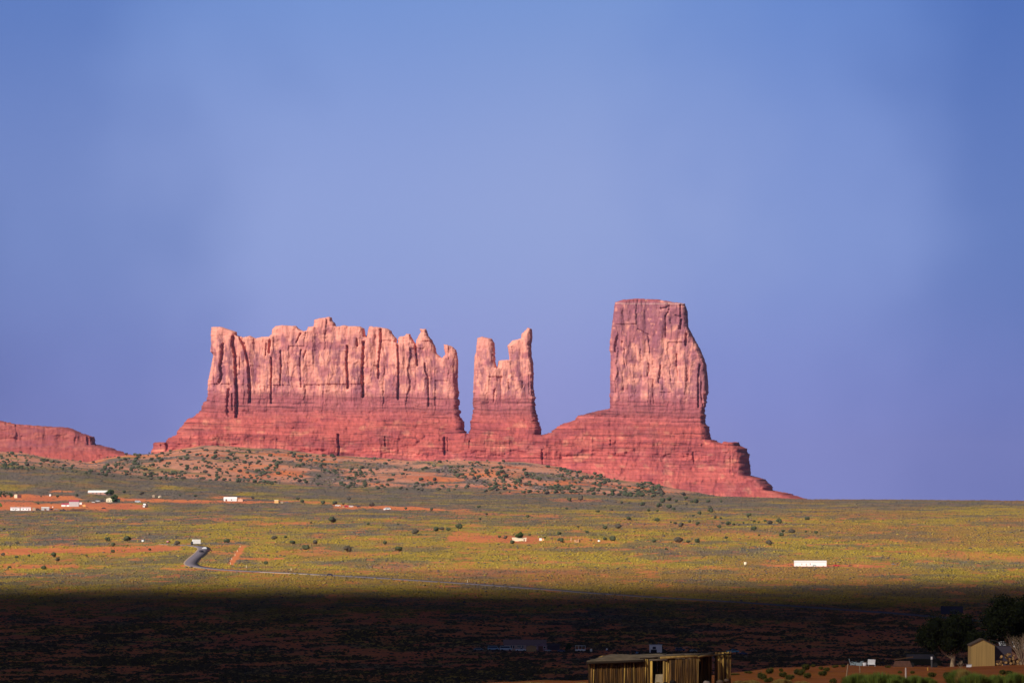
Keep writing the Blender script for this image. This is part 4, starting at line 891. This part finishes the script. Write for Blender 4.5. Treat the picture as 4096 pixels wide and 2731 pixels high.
# billboard by the road
p, s = inv(3806, 2470); w = 88 * s; root = empty('billboard', p); tag(root, 'large dark billboard on a single post beside the road, rising behind the juniper', 'billboard')
z0 = (2470 - 2453) * s; z1 = (2470 - 2423) * s
part('board', box(-w / 2, w / 2, -.15, .15, z0, z1), C('billboard_back', (.05, .05, .08)), root)
part('frame', [box(-w / 2, w / 2, .16, .24, z0 + k * (z1 - z0) / 3 - .08, z0 + k * (z1 - z0) / 3 + .08) for k in range(4)] + [box(-w * .22 - .1, -w * .22 + .1, -.25, -.16, z0, z1)], C('billboard_frame', (.03, .03, .05)), root)
part('post', tube([(.2, .3, -1), (.2, .3, z1)], [.3, .3], 10), C('billboard_frame', (.03, .03, .05)), root)
# broadleaf trees by the homesteads
def tree(x, y, w, h, label, cols, name='tree', cat='tree', n=900, trunk=.3, bark=None, seed=1, p=None, leaf=.045, lumps=9, sc=None, qs=(.15, .10), core=.72):
    """w,h in pixels at (x,y)"""
    if p is None: p, s = inv(x, y)
    else: s = sc
    W_, H_ = w * s, h * s; g = random.Random(seed); L = []
    for i in range(lumps):
        a = g.random() * 6.28; r = (g.random() ** .6) * W_ * (.52 - qs[0] - qs[1] * .3); z = H_ * (trunk + (1 - trunk) * (.12 + .72 * g.random() * (1 - .5 * (r / (W_ * .5)) ** 2)))
        q = W_ * (qs[0] + qs[1] * g.random()); L.append((math.cos(a) * r, math.sin(a) * r * .8, z, q, q, min(q, H_ * (1 - trunk) * .32)))
    V, Fc, Cc = leaf_cloud(L, n, leaf * W_ / 2, seed, cols, core=core)
    root = empty(name, p); tag(root, label, cat); mesh('crown', V, Fc, M['juniper'], root, cols=Cc)
    t = [tube([(0, 0, -.3), (.02 * W_, 0, H_ * trunk * .6), (0, 0, H_ * (trunk + .15))], [W_ * .035, W_ * .028, W_ * .02], 8)]
    for l in L[:6]: t.append(tube([(0, 0, H_ * trunk * .5), (l[0] * .5, l[1] * .5, H_ * trunk * .9), (l[0], l[1], l[2])], [W_ * .02, W_ * .014, W_ * .006], 6))
    part('trunk', t, bark or M['bark'], root); return root
GC = [(.035, .06, .015), (.11, .16, .04)]
tree(2082, 2163, 54, 36, 'spreading green tree in front of the cream-walled house', GC, trunk=.32, seed=3)
tree(2177, 2160, 16, 16, 'small green tree beside the orange hut', GC, trunk=.3, seed=4, n=400)
tree(458, 2008, 42, 30, 'bushy green tree between the yellow house and the dark green one', GC, trunk=.15, seed=5)
tree(437, 1980, 46, 26, 'broad dark tree at the right end of the long white-roofed house', GC, trunk=.1, seed=6)
for i, (x, w, h) in enumerate(((6, 22, 28), (22, 22, 34), (42, 24, 28))):
    tree(x, 1990, w, h, ('dark green tree at the very left edge of the far cluster', 'tallest dark green tree in the cluster at far left', 'dark green tree at the right of the cluster, next to the huts')[i], GC, trunk=.08, seed=10 + i, n=600)
tree(67, 1986, 10, 26, 'slender pale green poplar behind the huts at far left', GC, trunk=.1, seed=14, n=400, lumps=6)
tree(2, 2030, 20, 22, 'bright green bush at the left edge below the tree cluster', [(.12, .2, .05), (.2, .3, .08)], trunk=.05, seed=15, n=300)
tree(2275, 2600, 36, 30, 'dark olive tree in cloud shadow right of the dark shed', GC, trunk=.15, seed=16)
p, s = inv(311, 2042); root = empty('timber_pile', p); tag(root, 'long dark pile of timber and scrap below the red-roofed buildings', 'wood pile')
part('logs', [tube([(-9 + g_ * .7, (g_ % 3) * .5, .3 + (g_ % 4) * .45), (3 + g_ * .9, (g_ % 3) * .5 + .4, .35 + (g_ % 4) * .5)], [.22, .2], 6) for g_ in range(8)], BROWN, root)
part('frame', [box(-8, -7.8, 0, .2, 0, 2.2), box(6, 6.2, 0, .2, 0, 2.6), box(-8, 8.5, 0, .2, 2.3, 2.5)], BROWN, root)

# ---------------------------------------------------------------- foreground: log cabin
S0 = 400 / F
def P(x, y, d): return np.array([(x - 2048) * d / F, d, (HOR - y) * d / F])
def palisade(name, A, B, zt_a, zt_b, zb, seed, root, bright=.16, rad=.075):
    g = random.Random(seed); A = np.array(A, float); B = np.array(B, float); L = np.linalg.norm(B - A); n = int(L / (rad * 1.75)); V = []; Fc = []; Cc = []
    nx = np.array([(B - A)[1], -(B - A)[0]]) / L
    for i in range(n):
        t = (i + .5) / n; r = rad * g.uniform(.75, 1.3); c = A + (B - A) * t + nx * g.uniform(-.03, .05); zt_ = zt_a + (zt_b - zt_a) * t + g.uniform(-.05, .03)
        lean = g.uniform(-.04, .04); kk = g.random()
        pts = [(c[0] - lean, c[1], zb), (c[0] - lean * .4 + g.uniform(-.012, .012), c[1], zb + (zt_ - zb) * .35), (c[0] + lean * .3, c[1], zb + (zt_ - zb) * .7), (c[0] + lean, c[1], zt_)]
        v, f = tube(pts, [r, r * g.uniform(.9, 1.05), r * g.uniform(.88, 1), r * .9], 8)
        base = A_([.13, .064, .014]) * g.uniform(.3, 1.5)
        if kk < bright: base = A_([.80, .50, .11]) * g.uniform(.6, 1.1)
        elif kk < bright + .12: base = A_([.28, .15, .045])
        o = len(V); V += v; Fc += [tuple(q + o for q in ff) for ff in f]
        for m_ in range(len(v)):
            k2 = .75 + .5 * g.random()
            bark = A_([.06, .03, .012]) if g.random() < .36 else base
            Cc.append(bark * k2)
    return mesh(name, V, Fc, M['logs'], root, cols=np.array(Cc), smooth=True)
gx, gz = (2570 - 2048) * S0, float(zt((2570 - 2048) * S0, 400))
cab = empty('log_cabin', (gx, 402, gz)); tag(cab, 'weathered log cabin of upright logs with a flat earth roof and open doorway', 'cabin')
bpy.context.view_layer.update(); co = np.array(cab.location)
def rel_(x, y, d): return P(x, y, d) - co
zb = -.8
def seg(xa, ya, da, xb, yb, db, seed, name='wall', bright=.16):
    a = rel_(xa, ya, da); b = rel_(xb, yb, db); return palisade(name, a[:2], b[:2], a[2], b[2], zb, seed, cab, bright)
seg(2355, 2646, 400, 2570, 2641, 400, 1); seg(2570, 2632, 400, 2610, 2633, 400, 2, bright=.3); seg(2654, 2632, 400, 2790, 2627, 400, 3)
def dseg(xa, ya, da, dx, dy, xb_y, seed, bright):
    a = rel_(xa, ya, da); palisade('side_wall', a[:2], (a[0] + dx, a[1] + dy), a[2], a[2] + xb_y, zb, seed, cab, bright)
part('door_post', tube([(rel_(2789, 0, 400)[0], -1.95, zb), (rel_(2790, 0, 400)[0], -1.95, rel_(0, 2629, 400)[2])], [.09, .08], 9), C('bright_log2', (.36, .22, .06), nscale=5, namt=.4, stretch=(1, 1, .2)), cab, True)
a2 = rel_(2793, 2628, 400.1)
palisade('side_wall', (a2[0] + 1.25, a2[1] + 3.6), (a2[0] + 2.45, a2[1] + 4.3), a2[2] + .30, a2[2] + .34, zb, 5, cab, .42, .07)
# back and left walls
bl = rel_(2357, 2646, 400)
palisade('back_wall', (bl[0] + .9, bl[1] + 4.6), (a2[0] + 1.1, a2[1] + 4.5), bl[2] + .35, a2[2] + .2, zb, 6, cab, .1, .09)
palisade('side_wall', (bl[0], bl[1] + .1), (bl[0] + .9, bl[1] + 4.6), bl[2], bl[2] + .3, zb, 7, cab, .1, .09)
# door posts and lintel
part('door_post', tube([(rel_(2606, 0, 399.85)[0], -2.15, zb), (rel_(2605, 0, 399.85)[0], -2.15, rel_(0, 2634, 400)[2])], [.10, .09], 9), C('bright_log', (.80, .50, .10), nscale=5, namt=.4, stretch=(1, 1, .2)), cab, True)
part('door_post', tube([(rel_(2654, 0, 399.85)[0], -2.15, zb), (rel_(2655, 0, 399.85)[0], -2.15, rel_(0, 2634, 400)[2])], [.08, .07], 9), C('bright_log2', (.36, .22, .06), nscale=5, namt=.4, stretch=(1, 1, .2)), cab, True)
lx0, lx1, lz = rel_(2596, 0, 400)[0], rel_(2668, 0, 400)[0], rel_(0, 2637, 400)[2]
part('lintel', tube([(lx0, -2.2, lz), (lx1, -2.2, lz + .02)], [.07, .07], 8), C('grey_log', (.16, .12, .08), nscale=6, namt=.3), cab, True)
# inside post and the pale slab leaning in the doorway
part('inner_post', tube([(rel_(2640, 0, 402)[0], .2, zb), (rel_(2641, 0, 402)[0], .2, lz)], [.07, .06], 8), C('bright_log2', (.36, .22, .06)), cab, True)
pz = rel_(0, 2693, 400)[2]
V = [(rel_(2614, 0, 400)[0], -2.25, zb), (rel_(2652, 0, 400)[0], -2.25, zb), (rel_(2651, 0, 400)[0], -2.05, pz), (rel_(2622, 0, 400)[0], -2.05, pz - .02)]
V2 = [(v[0], v[1] + .08, v[2]) for v in V]
mesh('leaning_board', V + V2, [(0, 1, 2, 3), (7, 6, 5, 4), (0, 4, 5, 1), (1, 5, 6, 2), (2, 6, 7, 3), (3, 7, 4, 0)], C('pale_board', (.42, .34, .20), nscale=4, namt=.25), cab)
# earth roof: thick slab with a sagging uneven top
def roof_slab():
    nx, ny = 46, 22; V = []; top = []
    fl, fr = rel_(2346, 2641, 399.6), rel_(2572, 2635, 399.6); bl_, br_ = rel_(2440, 2615, 404.2), rel_(2668, 2612, 404.2)
    for j in range(ny):
        for i in range(nx):
            u, v = i / (nx - 1), j / (ny - 1); p = (fl * (1 - u) + fr * u) * (1 - v) + (bl_ * (1 - u) + br_ * u) * v
            p = p + np.array([0, 0, .05 * float(vn(u * 9, v * 5, 3)) + .10 * math.sin(u * 3.1) * (1 - abs(2 * v - 1)) - .02]); V.append(p)
    V = V + [p - np.array([0, 0, .17]) for p in V]; n = nx * ny; Fc = []
    for j in range(ny - 1):
        for i in range(nx - 1):
            a = j * nx + i; Fc.append((a, a + 1, a + nx + 1, a + nx)); Fc.append((n + a, n + a + nx, n + a + nx + 1, n + a + 1))
    for i in range(nx - 1): Fc.append((i, n + i, n + i + 1, i + 1)); a = (ny - 1) * nx + i; Fc.append((a, a + 1, n + a + 1, n + a))
    for j in range(ny - 1): a = j * nx; Fc.append((a, a + nx, n + a + nx, n + a)); a = j * nx + nx - 1; Fc.append((a, n + a, n + a + nx, a + nx))
    o = mesh('roof', V, Fc, C('earth_roof', (.20, .15, .09), nscale=1.6, namt=.55), cab, smooth=False)
    g = random.Random(4)
    pts = []
    for k in range(9):
        t = k / 8; a = fl * (1 - t) + fr * t; pts.append(a + np.array([0, -.05, -.12 + g.uniform(-.02, .02)]))
    part('eave_log', tube(pts, [.10] * 9, 8), C('black_log', (.035, .022, .012)), o, True)
roof_slab()
beams = [((2575, 2627, 400.2), (2735, 2617, 400.6), .08), ((2640, 2629, 399.8), (2790, 2622, 399.9), .10), ((2560, 2632, 399.9), (2665, 2624, 401), .07), ((2665, 2619, 403), (2812, 2614, 403.5), .09),
         ((2782, 2627, 400), (2850, 2617, 403.2), .08), ((2850, 2618, 403.4), (2926, 2615, 404.2), .06)]
for i, (a, b, r) in enumerate(beams):
    pa, pb = rel_(*a), rel_(*b); part('roof_beam', tube([pa, (pa + pb) / 2 + [0, 0, .02], pb], [r, r * .9, r * .85], 8), C(('grey_log', 'black_log', 'bright_log2')[(i * 2) % 3], (.2, .13, .06)), cab, True)
v, f = prismx([(rel_(0, 0, 400.6)[1], rel_(0, 2627, 400)[2]), (rel_(0, 0, 404)[1], rel_(0, 2617, 404)[2]), (rel_(0, 0, 404)[1], rel_(0, 2617, 404)[2] - .1), (rel_(0, 0, 400.6)[1], rel_(0, 2627, 400)[2] - .1)], rel_(2574, 0, 400)[0], rel_(2792, 0, 400)[0])
part('roof_deck', ([(rel_(2790, 0, 400.5)[0], -1.5, rel_(0, 2626, 400.5)[2]), (a2[0] + 1.25, a2[1] + 3.6, a2[2] + .27), (a2[0] + 1.0, a2[1] + 4.6, a2[2] + .28), (rel_(2790, 0, 400)[0], a2[1] + 4.6, rel_(0, 2617, 404)[2])], [(0, 1, 2, 3)]), C('black_log', (.035, .022, .012)), cab)  # roof sheet added over the open bay to keep its inside dark
part('roof_deck', (v, f), C('earth_roof', (.3, .23, .16)), cab)
# stones at the foot of the cabin
RK = C('foot_stone', (.12, .08, .05), nscale=3, namt=.3)
def boulder(x, y, w, label, d=396, m=None, seed=0):
    X = (x - 2048) * d / F; z = float(zt(X, d)); r = w * d / F / 2; g = np.random.default_rng(seed + 900)
    v = IV * (1 + .35 * (g.random((len(IV), 1)) - .5)) * [r, r * .8, r * .65]
    o = mesh('boulder', v, IF, m or RK); o.location = (X, d, (HOR - y) * d / F + r * .3); o.location.z = max(o.location.z, z + r * .2); tag(o, label, 'rock'); return o
boulder(2690, 2729, 26, 'dark stone at the foot of the cabin wall right of the doorway', 396.5, M['dark'], 1)
boulder(2660, 2731, 16, 'small dark stone just right of the cabin doorway', 396, M['dark'], 2)
boulder(2826, 2733, 30, 'pale stone at the corner of the cabin', 397, C('pale_stone', (.28, .22, .17)), 3)
boulder(2878, 2730, 30, 'rough stone under the dark side wall of the cabin', 400, RK, 4)
boulder(2905, 2722, 22, 'small rough stone by the right end log of the cabin', 402, RK, 5)
# ---- tan metal shed
sx = (3928.5 - 2048) * 550 / F; sd_ = 550; sz = float(zt(sx, sd_))
shed = empty('shed', (sx, sd_ + 1.6, sz - .05)); tag(shed, 'tall tan metal shed with a gable end, standing below the big juniper', 'shed')
sp = 550 / F; Wd = 97 * sp / 2; hE = (2664 - 2583) * sp + .1; hP = (2664 - 2560) * sp + .1
TM = mat('tan_metal_siding', (.46, .30, .10), .7, 14, .22, stretch=(1, .02, .02), spec=.3)
part('wall', prism([(-Wd, -.5), (Wd, -.5), (Wd, hE), (0, hP), (-Wd, hE)], -1.5, 1.5), TM, shed)
part('siding_rib', [box(-Wd + .02 + k * (2 * Wd - .04) / 11 - .012, -Wd + .02 + k * (2 * Wd - .04) / 11 + .012, -1.525, -1.49, 0, hE - .02) for k in range(12)], TM, shed)
for sg in (-1, 1):
    part('roof', prism([(0, hP + .02), (sg * (Wd + .08), hE - .05), (sg * (Wd + .08), hE + .03), (0, hP + .10)], -1.62, 1.62), C('shed_roof', (.10, .07, .05)), shed)
sh2 = empty('lean_to', (sx + 2.1, sd_ + 2.6, sz)); tag(sh2, 'dark lean-to with a sloping roof against the right side of the tan shed', 'shed')
part('wall', box(-.85, .8, -1.4, 1.4, -.3, 1.9), C('dark_shed', (.07, .06, .08)), sh2)
part('roof', prism([(-.95, 2.4), (1.9, 1.75), (1.9, 1.83), (-.95, 2.48)], -1.6, 1.6), C('black_roof', (.03, .025, .02)), sh2)
# white-roofed trailer behind the lean-to
tx = (4045 - 2048) * 590 / F; tz = (HOR - 2598) * 590 / F
tr2 = empty('trailer_home', (tx, 592, tz)); tag(tr2, 'trailer with a white roof seen behind branches right of the lean-to', 'trailer')
part('wall', box(-1.0, 1.6, -1, 1, -2.2, .1), BROWN, tr2)
part('roof', prismx([(-1.2, .12), (1.2, .75), (1.2, .83), (-1.2, .20)], -1.1, 1.7), WHITE, tr2)
# ---- trees
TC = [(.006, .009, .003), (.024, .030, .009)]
def near_tree(x, ybase, d, w, htop, trunk, label, seed, n, bark, lumps, name='juniper'):
    X = (x - 2048) * d / F; z = float(zt(X, d)); s = d / F
    h = (ybase - htop)
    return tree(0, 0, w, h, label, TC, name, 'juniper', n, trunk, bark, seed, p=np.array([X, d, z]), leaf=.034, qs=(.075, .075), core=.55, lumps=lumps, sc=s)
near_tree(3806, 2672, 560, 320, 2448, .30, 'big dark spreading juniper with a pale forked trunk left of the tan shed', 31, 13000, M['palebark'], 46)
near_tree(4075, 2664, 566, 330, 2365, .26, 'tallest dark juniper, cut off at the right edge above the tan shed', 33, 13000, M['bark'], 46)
# bare shrub branches at the right edge
def bare_tree(x, y, h, w, label, seed, d):
    X = (x - 2048) * d / F; z = float(zt(X, d)); s = d / F; g = random.Random(seed); T = []
    def br(p, dr, L, r, k):
        q = p + dr * L; mid = (p + q) / 2 + np.array([g.uniform(-.06, .06), g.uniform(-.06, .06), 0]) * L
        T.append(tube([p, mid, q], [r, r * .8, r * .6], 5))
        if k:
            for _ in range(3):
                nd = dr + np.array([g.uniform(-.7, .7), g.uniform(-.7, .7), g.uniform(-.1, .5)]); br(q if _ else mid, nd / np.linalg.norm(nd), L * g.uniform(.55, .8), r * .55, k - 1)
    for _ in range(5):
        dr = np.array([g.uniform(-.5, .5), g.uniform(-.3, .3), 1.0]); br(np.array([g.uniform(-.2, .2), 0, -.1]), dr / np.linalg.norm(dr), h * s * .34, .035, 4)
    v, f = merge(T); o = mesh('bare_shrub', v, f, M['palebark']); o.location = (X, d, z); tag(o, label, 'shrub')
bare_tree(4085, 2668, 150, 60, 'bare pale-branched shrub at the right edge beside the wood pile', 5, 548)
bare_tree(3838, 2675, 34, 20, 'thin bare twiggy shrub by the pale juniper trunk', 6, 545)
# wood pile of cut rounds
wx = (4030 - 2048) * 545 / F; wz = float(zt(wx, 545)); wp = empty('wood_pile', (wx, 545, wz)); tag(wp, 'heap of cut log rounds with pale ends right of the tan shed', 'wood pile')
g = random.Random(9); T = []; E = []
for k in range(46):
    X = g.uniform(-1.1, 1.1); hgt = max(.1, 1.05 * (1 - (X / 1.25) ** 2)) * g.random(); Yq = g.uniform(-.6, .4) + hgt * .3; a = g.uniform(-.7, .7); r = g.uniform(.08, .14)
    dx, dy = math.sin(a), -math.cos(a); T.append(tube([(X, Yq, hgt + .05), (X + dx * .4, Yq + dy * .4, hgt + .05 + g.uniform(-.1, .1))], [r, r], 8))
    E.append(tube([(X + dx * .4, Yq + dy * .4, hgt + .05), (X + dx * .42, Yq + dy * .42, hgt + .05)], [r * .95, r * .95], 8))
part('logs', T, C('brown_log', (.10, .05, .025)), wp); part('cut_ends', E, C('cut_wood', (.55, .33, .12)), wp)
# ---- junk on the hill crest
def nearp(x, d, y=None):
    X = (x - 2048) * d / F; return np.array([X, d, float(zt(X, d))])
q = nearp(3484, 556); root = empty('folding_chair', q); tag(root, 'white panel chair on the dirt crest, in line with the leaning post', 'chair')
part('backrest', prism([(-.38, .25), (.33, .22), (.40, .72), (-.34, .75)], -.03, .03), WHITE, root); part('seat', box(-.36, .36, -.42, -.04, .22, .27), WHITE, root)
for a in (-.33, .30):
    for b in (-.38, -.06): part('leg', box(a, a + .05, b, b + .04, -.1, .22), GREYMET, root)
q = nearp(3457, 555); root = empty('bucket', q); tag(root, 'small white bucket left of the white chair', 'bucket'); part('body', tube([(0, 0, -.05), (0, 0, .36)], [.18, .22], 12), WHITE, root, True); part('rim', tube([(0, 0, .36), (0, 0, .40)], [.24, .24], 12), GREYMET, root)
q = nearp(3425, 556); root = empty('scrap_heap', q); tag(root, 'heap of grey-blue metal scrap left of the white bucket', 'scrap')
g = random.Random(3)
part('scrap', [tube([(g.uniform(-.6, .6), g.uniform(-.3, .3), g.uniform(0, .2)), (g.uniform(-.7, .7), g.uniform(-.3, .3), g.uniform(.1, .5))], [.04, .03], 6) for _ in range(26)] + [tube([(-.55, 0, 0), (-.75, 0, .75)], [.03, .03], 6)], C('blue_grey', (.32, .40, .42)), root)
part('panel', box(-.1, .5, -.25, -.2, .02, .36), C('blue_grey', (.32, .40, .42)), root)
q = nearp(3873, 545); root = empty('white_tub', q); tag(root, 'small white tub on the ground at the left foot of the tan shed', 'tub')
part('body', prism([(-.24, 0), (.22, 0), (.27, .26), (-.20, .24)], -.2, .2), WHITE, root); part('rim', prism([(-.24, .245), (.30, .265), (.30, .30), (-.24, .28)], -.24, .24), GREYMET, root)
q = nearp(3690, 560) + np.array([0, 0, -.05]); vehicle(0, 0, 'van', (.008, .009, .008), 'nearly black old van under the big dark juniper', p=q + np.array([0, 0, 0]), k=.72, cat='van')
q = nearp(3725, 556) + np.array([0, 0, .6]); root = empty('white_canister', q - np.array([0, 0, .6])); tag(root, 'tiny bright white canister by the nearly black van', 'canister')
part('body', tube([(0, 0, .0), (0, 0, .85)], [.09, .09], 10), C('dark_can', (.1, .1, .1)), root); part('cap', tube([(0, 0, .85), (0, 0, 1.12)], [.10, .10], 10), WHITE, root)
q = nearp(3610, 556); root = empty('wood_stack', q); tag(root, 'low dark stack of boards left of the nearly black van', 'wood pile')
part('boards', [box(-1.0 + .05 * k, .9 - .06 * k, -.4, .3, .02 + .13 * k, .13 + .13 * k) for k in range(5)], BROWN, root); part('top_board', tube([(-.9, 0, .75), (1.0, 0, 1.05)], [.06, .06], 6), C('brown_log', (.10, .05, .025)), root)
# fence posts
FP = C('old_post', (.36, .24, .14), nscale=8, namt=.3)
post(0, 0, 1.55, .05, 'tall leaning grey fence post between the dirt slope and the green brush', 'fence_post', FP, 'post', lean=.22, p=nearp(3378, 392) + np.array([0, 0, .0]))
post(0, 0, .55, .045, 'short leaning post behind the tall one on the dirt slope', 'fence_post', FP, 'post', lean=-.05, p=nearp(3439, 480))
post(0, 0, .95, .075, 'thick pale post stub standing in the green brush', 'fence_post', C('pale_post', (.6, .5, .42)), 'post', p=nearp(3621, 440))
post(0, 0, .3, .07, 'small orange-yellow stub on the dirt right of the pale post stub', 'stake', C('orange_stub', (.6, .3, .06)), 'stake', p=nearp(3709, 500))
# ---- brush
def brush(x, y, w, h, label, kind, group=None, d=None, seed=0):
    """kind: 'blade' upright green brush, 'dome' low dark shrub"""
    if d is None:
        p, s = inv(x, y); d = p[1]
    p = nearp(x, d); s = d / F; W_ = w * s; H_ = h * s; g = np.random.default_rng(seed + int(x) * 7 + int(y))
    if kind == 'dome':
        L = [(g.uniform(-.25, .25) * W_, g.uniform(-.2, .2) * W_, H_ * g.uniform(.3, .6), W_ * g.uniform(.2, .3), W_ * g.uniform(.2, .3), H_ * g.uniform(.28, .4)) for _ in range(6)]
        V, Fc, Cc = leaf_cloud(L, 1300, .035, int(x), [(.03, .035, .01), (.20, .17, .03)], core=.75)
        o = mesh('shrub', V, Fc, M['juniper'], cols=Cc)
    else:
        n = 5200 if w > 60 else 2200
        a = g.random(n) * 6.28; r = np.sqrt(g.random(n)); cl = g.random((14, 3)); k = g.integers(0, 14, n)
        bx = (cl[k, 0] - .5) * W_ * .8 + np.cos(a) * r * W_ * .10; by = (cl[k, 1] - .5) * W_ * .6 + np.sin(a) * r * W_ * .10
        ln = H_ * (.45 + .55 * g.random(n)) * (.7 + .3 * cl[k, 2]) * (1.05 - .55 * (np.abs(bx) / (W_ * .5)) ** 2)
        tip = np.stack([bx + np.cos(a) * r * H_ * .38 + (bx) * .25, by + np.sin(a) * r * H_ * .38, ln], 1); ba = np.stack([bx, by, np.full(n, -.05)], 1)
        wv = np.stack([np.sin(a), -np.cos(a), np.zeros(n)], 1) * .011; mid = ba * .45 + tip * .55 + np.array([0, 0, .06]) * H_
        V = np.stack([ba - wv, ba + wv, mid + wv, mid - wv, tip], 1).reshape(-1, 3); i = np.arange(n)[:, None] * 5
        Fc = np.concatenate([i + [[0, 1, 2]], i + [[0, 2, 3]], i + [[3, 2, 4]]])
        base = np.array({'blade': [.13, .19, .035], 'gold': [.34, .24, .07]}[kind]); c = base * (.55 + .8 * g.random((n, 1))) + np.array([.06, .03, 0]) * (g.random((n, 1)) < .25)
        o = mesh('brush', V, Fc, M['grass'], cols=np.repeat(c, 5, 0))
    o.location = p; tag(o, label, 'shrub' if kind == 'dome' else 'brush', group); return o
GB = 'thick green brush along the bottom edge right of the leaning post'
for x, w, h, d, lb in ((3432, 120, 62, 388, 'first clump of tall green brush just right of the leaning post'), (3510, 130, 68, 386, 'second clump of tall green brush right of the leaning post, the fullest'), (3575, 110, 58, 390, 'third clump of green brush, shaded dark at its right'),
                       (3660, 90, 50, 392, 'bright green brush clump below the pale post stub'), (3712, 60, 44, 396, 'small green brush clump right of the pale post stub'), (3835, 80, 84, 396, 'tall feathery brush clump with gold tips below the white tub'),
                       (3900, 110, 62, 392, 'wide green brush clump in front of the tan shed'), (3985, 110, 50, 396, 'low green brush clump right of the wide one before the shed'), (4060, 110, 56, 400, 'green brush clump cut by the lower right corner')):
    brush(x, 0, w, h, lb, 'blade', d=d)
brush(3850, 0, 34, 80, 'wispy golden grass stalks rising from the tall feathery brush', 'gold', d=394)
for x, y, w, h, lb in ((3079, 2692, 40, 30, 'upper left dark shrub on the dirt slope'), (3050, 2717, 52, 36, 'dark shrub at the left edge of the dirt slope'), (3074, 2727, 46, 26, 'round shrub low on the dirt slope, just right of the left edge one'),
    (3130, 2708, 36, 26, 'dark shrub alone between the two shrub groups of the dirt slope'), (3122, 2684, 20, 16, 'tiny shrub on the crest left of the tallest shrub'), (3221, 2682, 52, 32, 'tallest shrub on the crest of the dirt slope'),
    (3198, 2703, 56, 34, 'wide dark shrub below the tallest crest shrub'), (3229, 2711, 40, 26, 'dark shrub touching the right of the wide one'), (3159, 2720, 42, 28, 'dark shrub lower left of the wide one'),
    (3290, 2702, 42, 26, 'round shrub alone on open dirt right of the shrub group'), (3306, 2684, 32, 20, 'small dark shrub above the round one on open dirt'), (3281, 2677, 20, 15, 'little shrub touching the small dark one near the crest'),
    (3332, 2731, 36, 24, 'shrub near the foot of the leaning post'), (3254, 2666, 26, 12, 'low tuft on the crest right of the tallest shrub'), (2992, 2692, 34, 12, 'flat dark shrub near the cabin end of the dirt slope'),
    (3340, 2668, 30, 13, 'low green tuft on the crest left of the leaning post'), (3371, 2666, 24, 12, 'low green tuft touching the top of the leaning post'), (3600, 2690, 26, 12, 'tiny dark shrub left of the pale post stub'),
    (3646, 2692, 24, 12, 'tiny dark shrub right of the pale post stub'), (3724, 2706, 46, 22, 'dark low shrub below the trunk of the big juniper'), (3788, 2712, 44, 30, 'dark shrub left of the tall feathery brush'),
    (3550, 2668, 26, 10, 'low green tuft at the left end of the board stack'), (4020, 2697, 60, 22, 'flat dark shrub below the wood pile'), (2938, 2697, 46, 9, 'low olive shrub right at the end of the cabin')):
    brush(x, y, w, h, lb, 'dome')
for x, w, h, d, lb in ((2985, 90, 30, 396, 'golden-green grass clump right of the cabin at the bottom edge'), (3130, 70, 34, 394, 'golden grass clump at the bottom edge between two shrub groups'), (3205, 60, 26, 393, 'green-gold grass clump under the wide dark shrub'),
                       (2120, 150, 18, 398, 'golden dry grass at the bottom edge left of the cabin'), (2325, 50, 16, 398, 'dry grass at the left corner of the cabin'), (2632, 34, 16, 396, 'small green plant before the cabin doorway')):
    brush(x, 0, w, h, lb, 'gold', d=d)
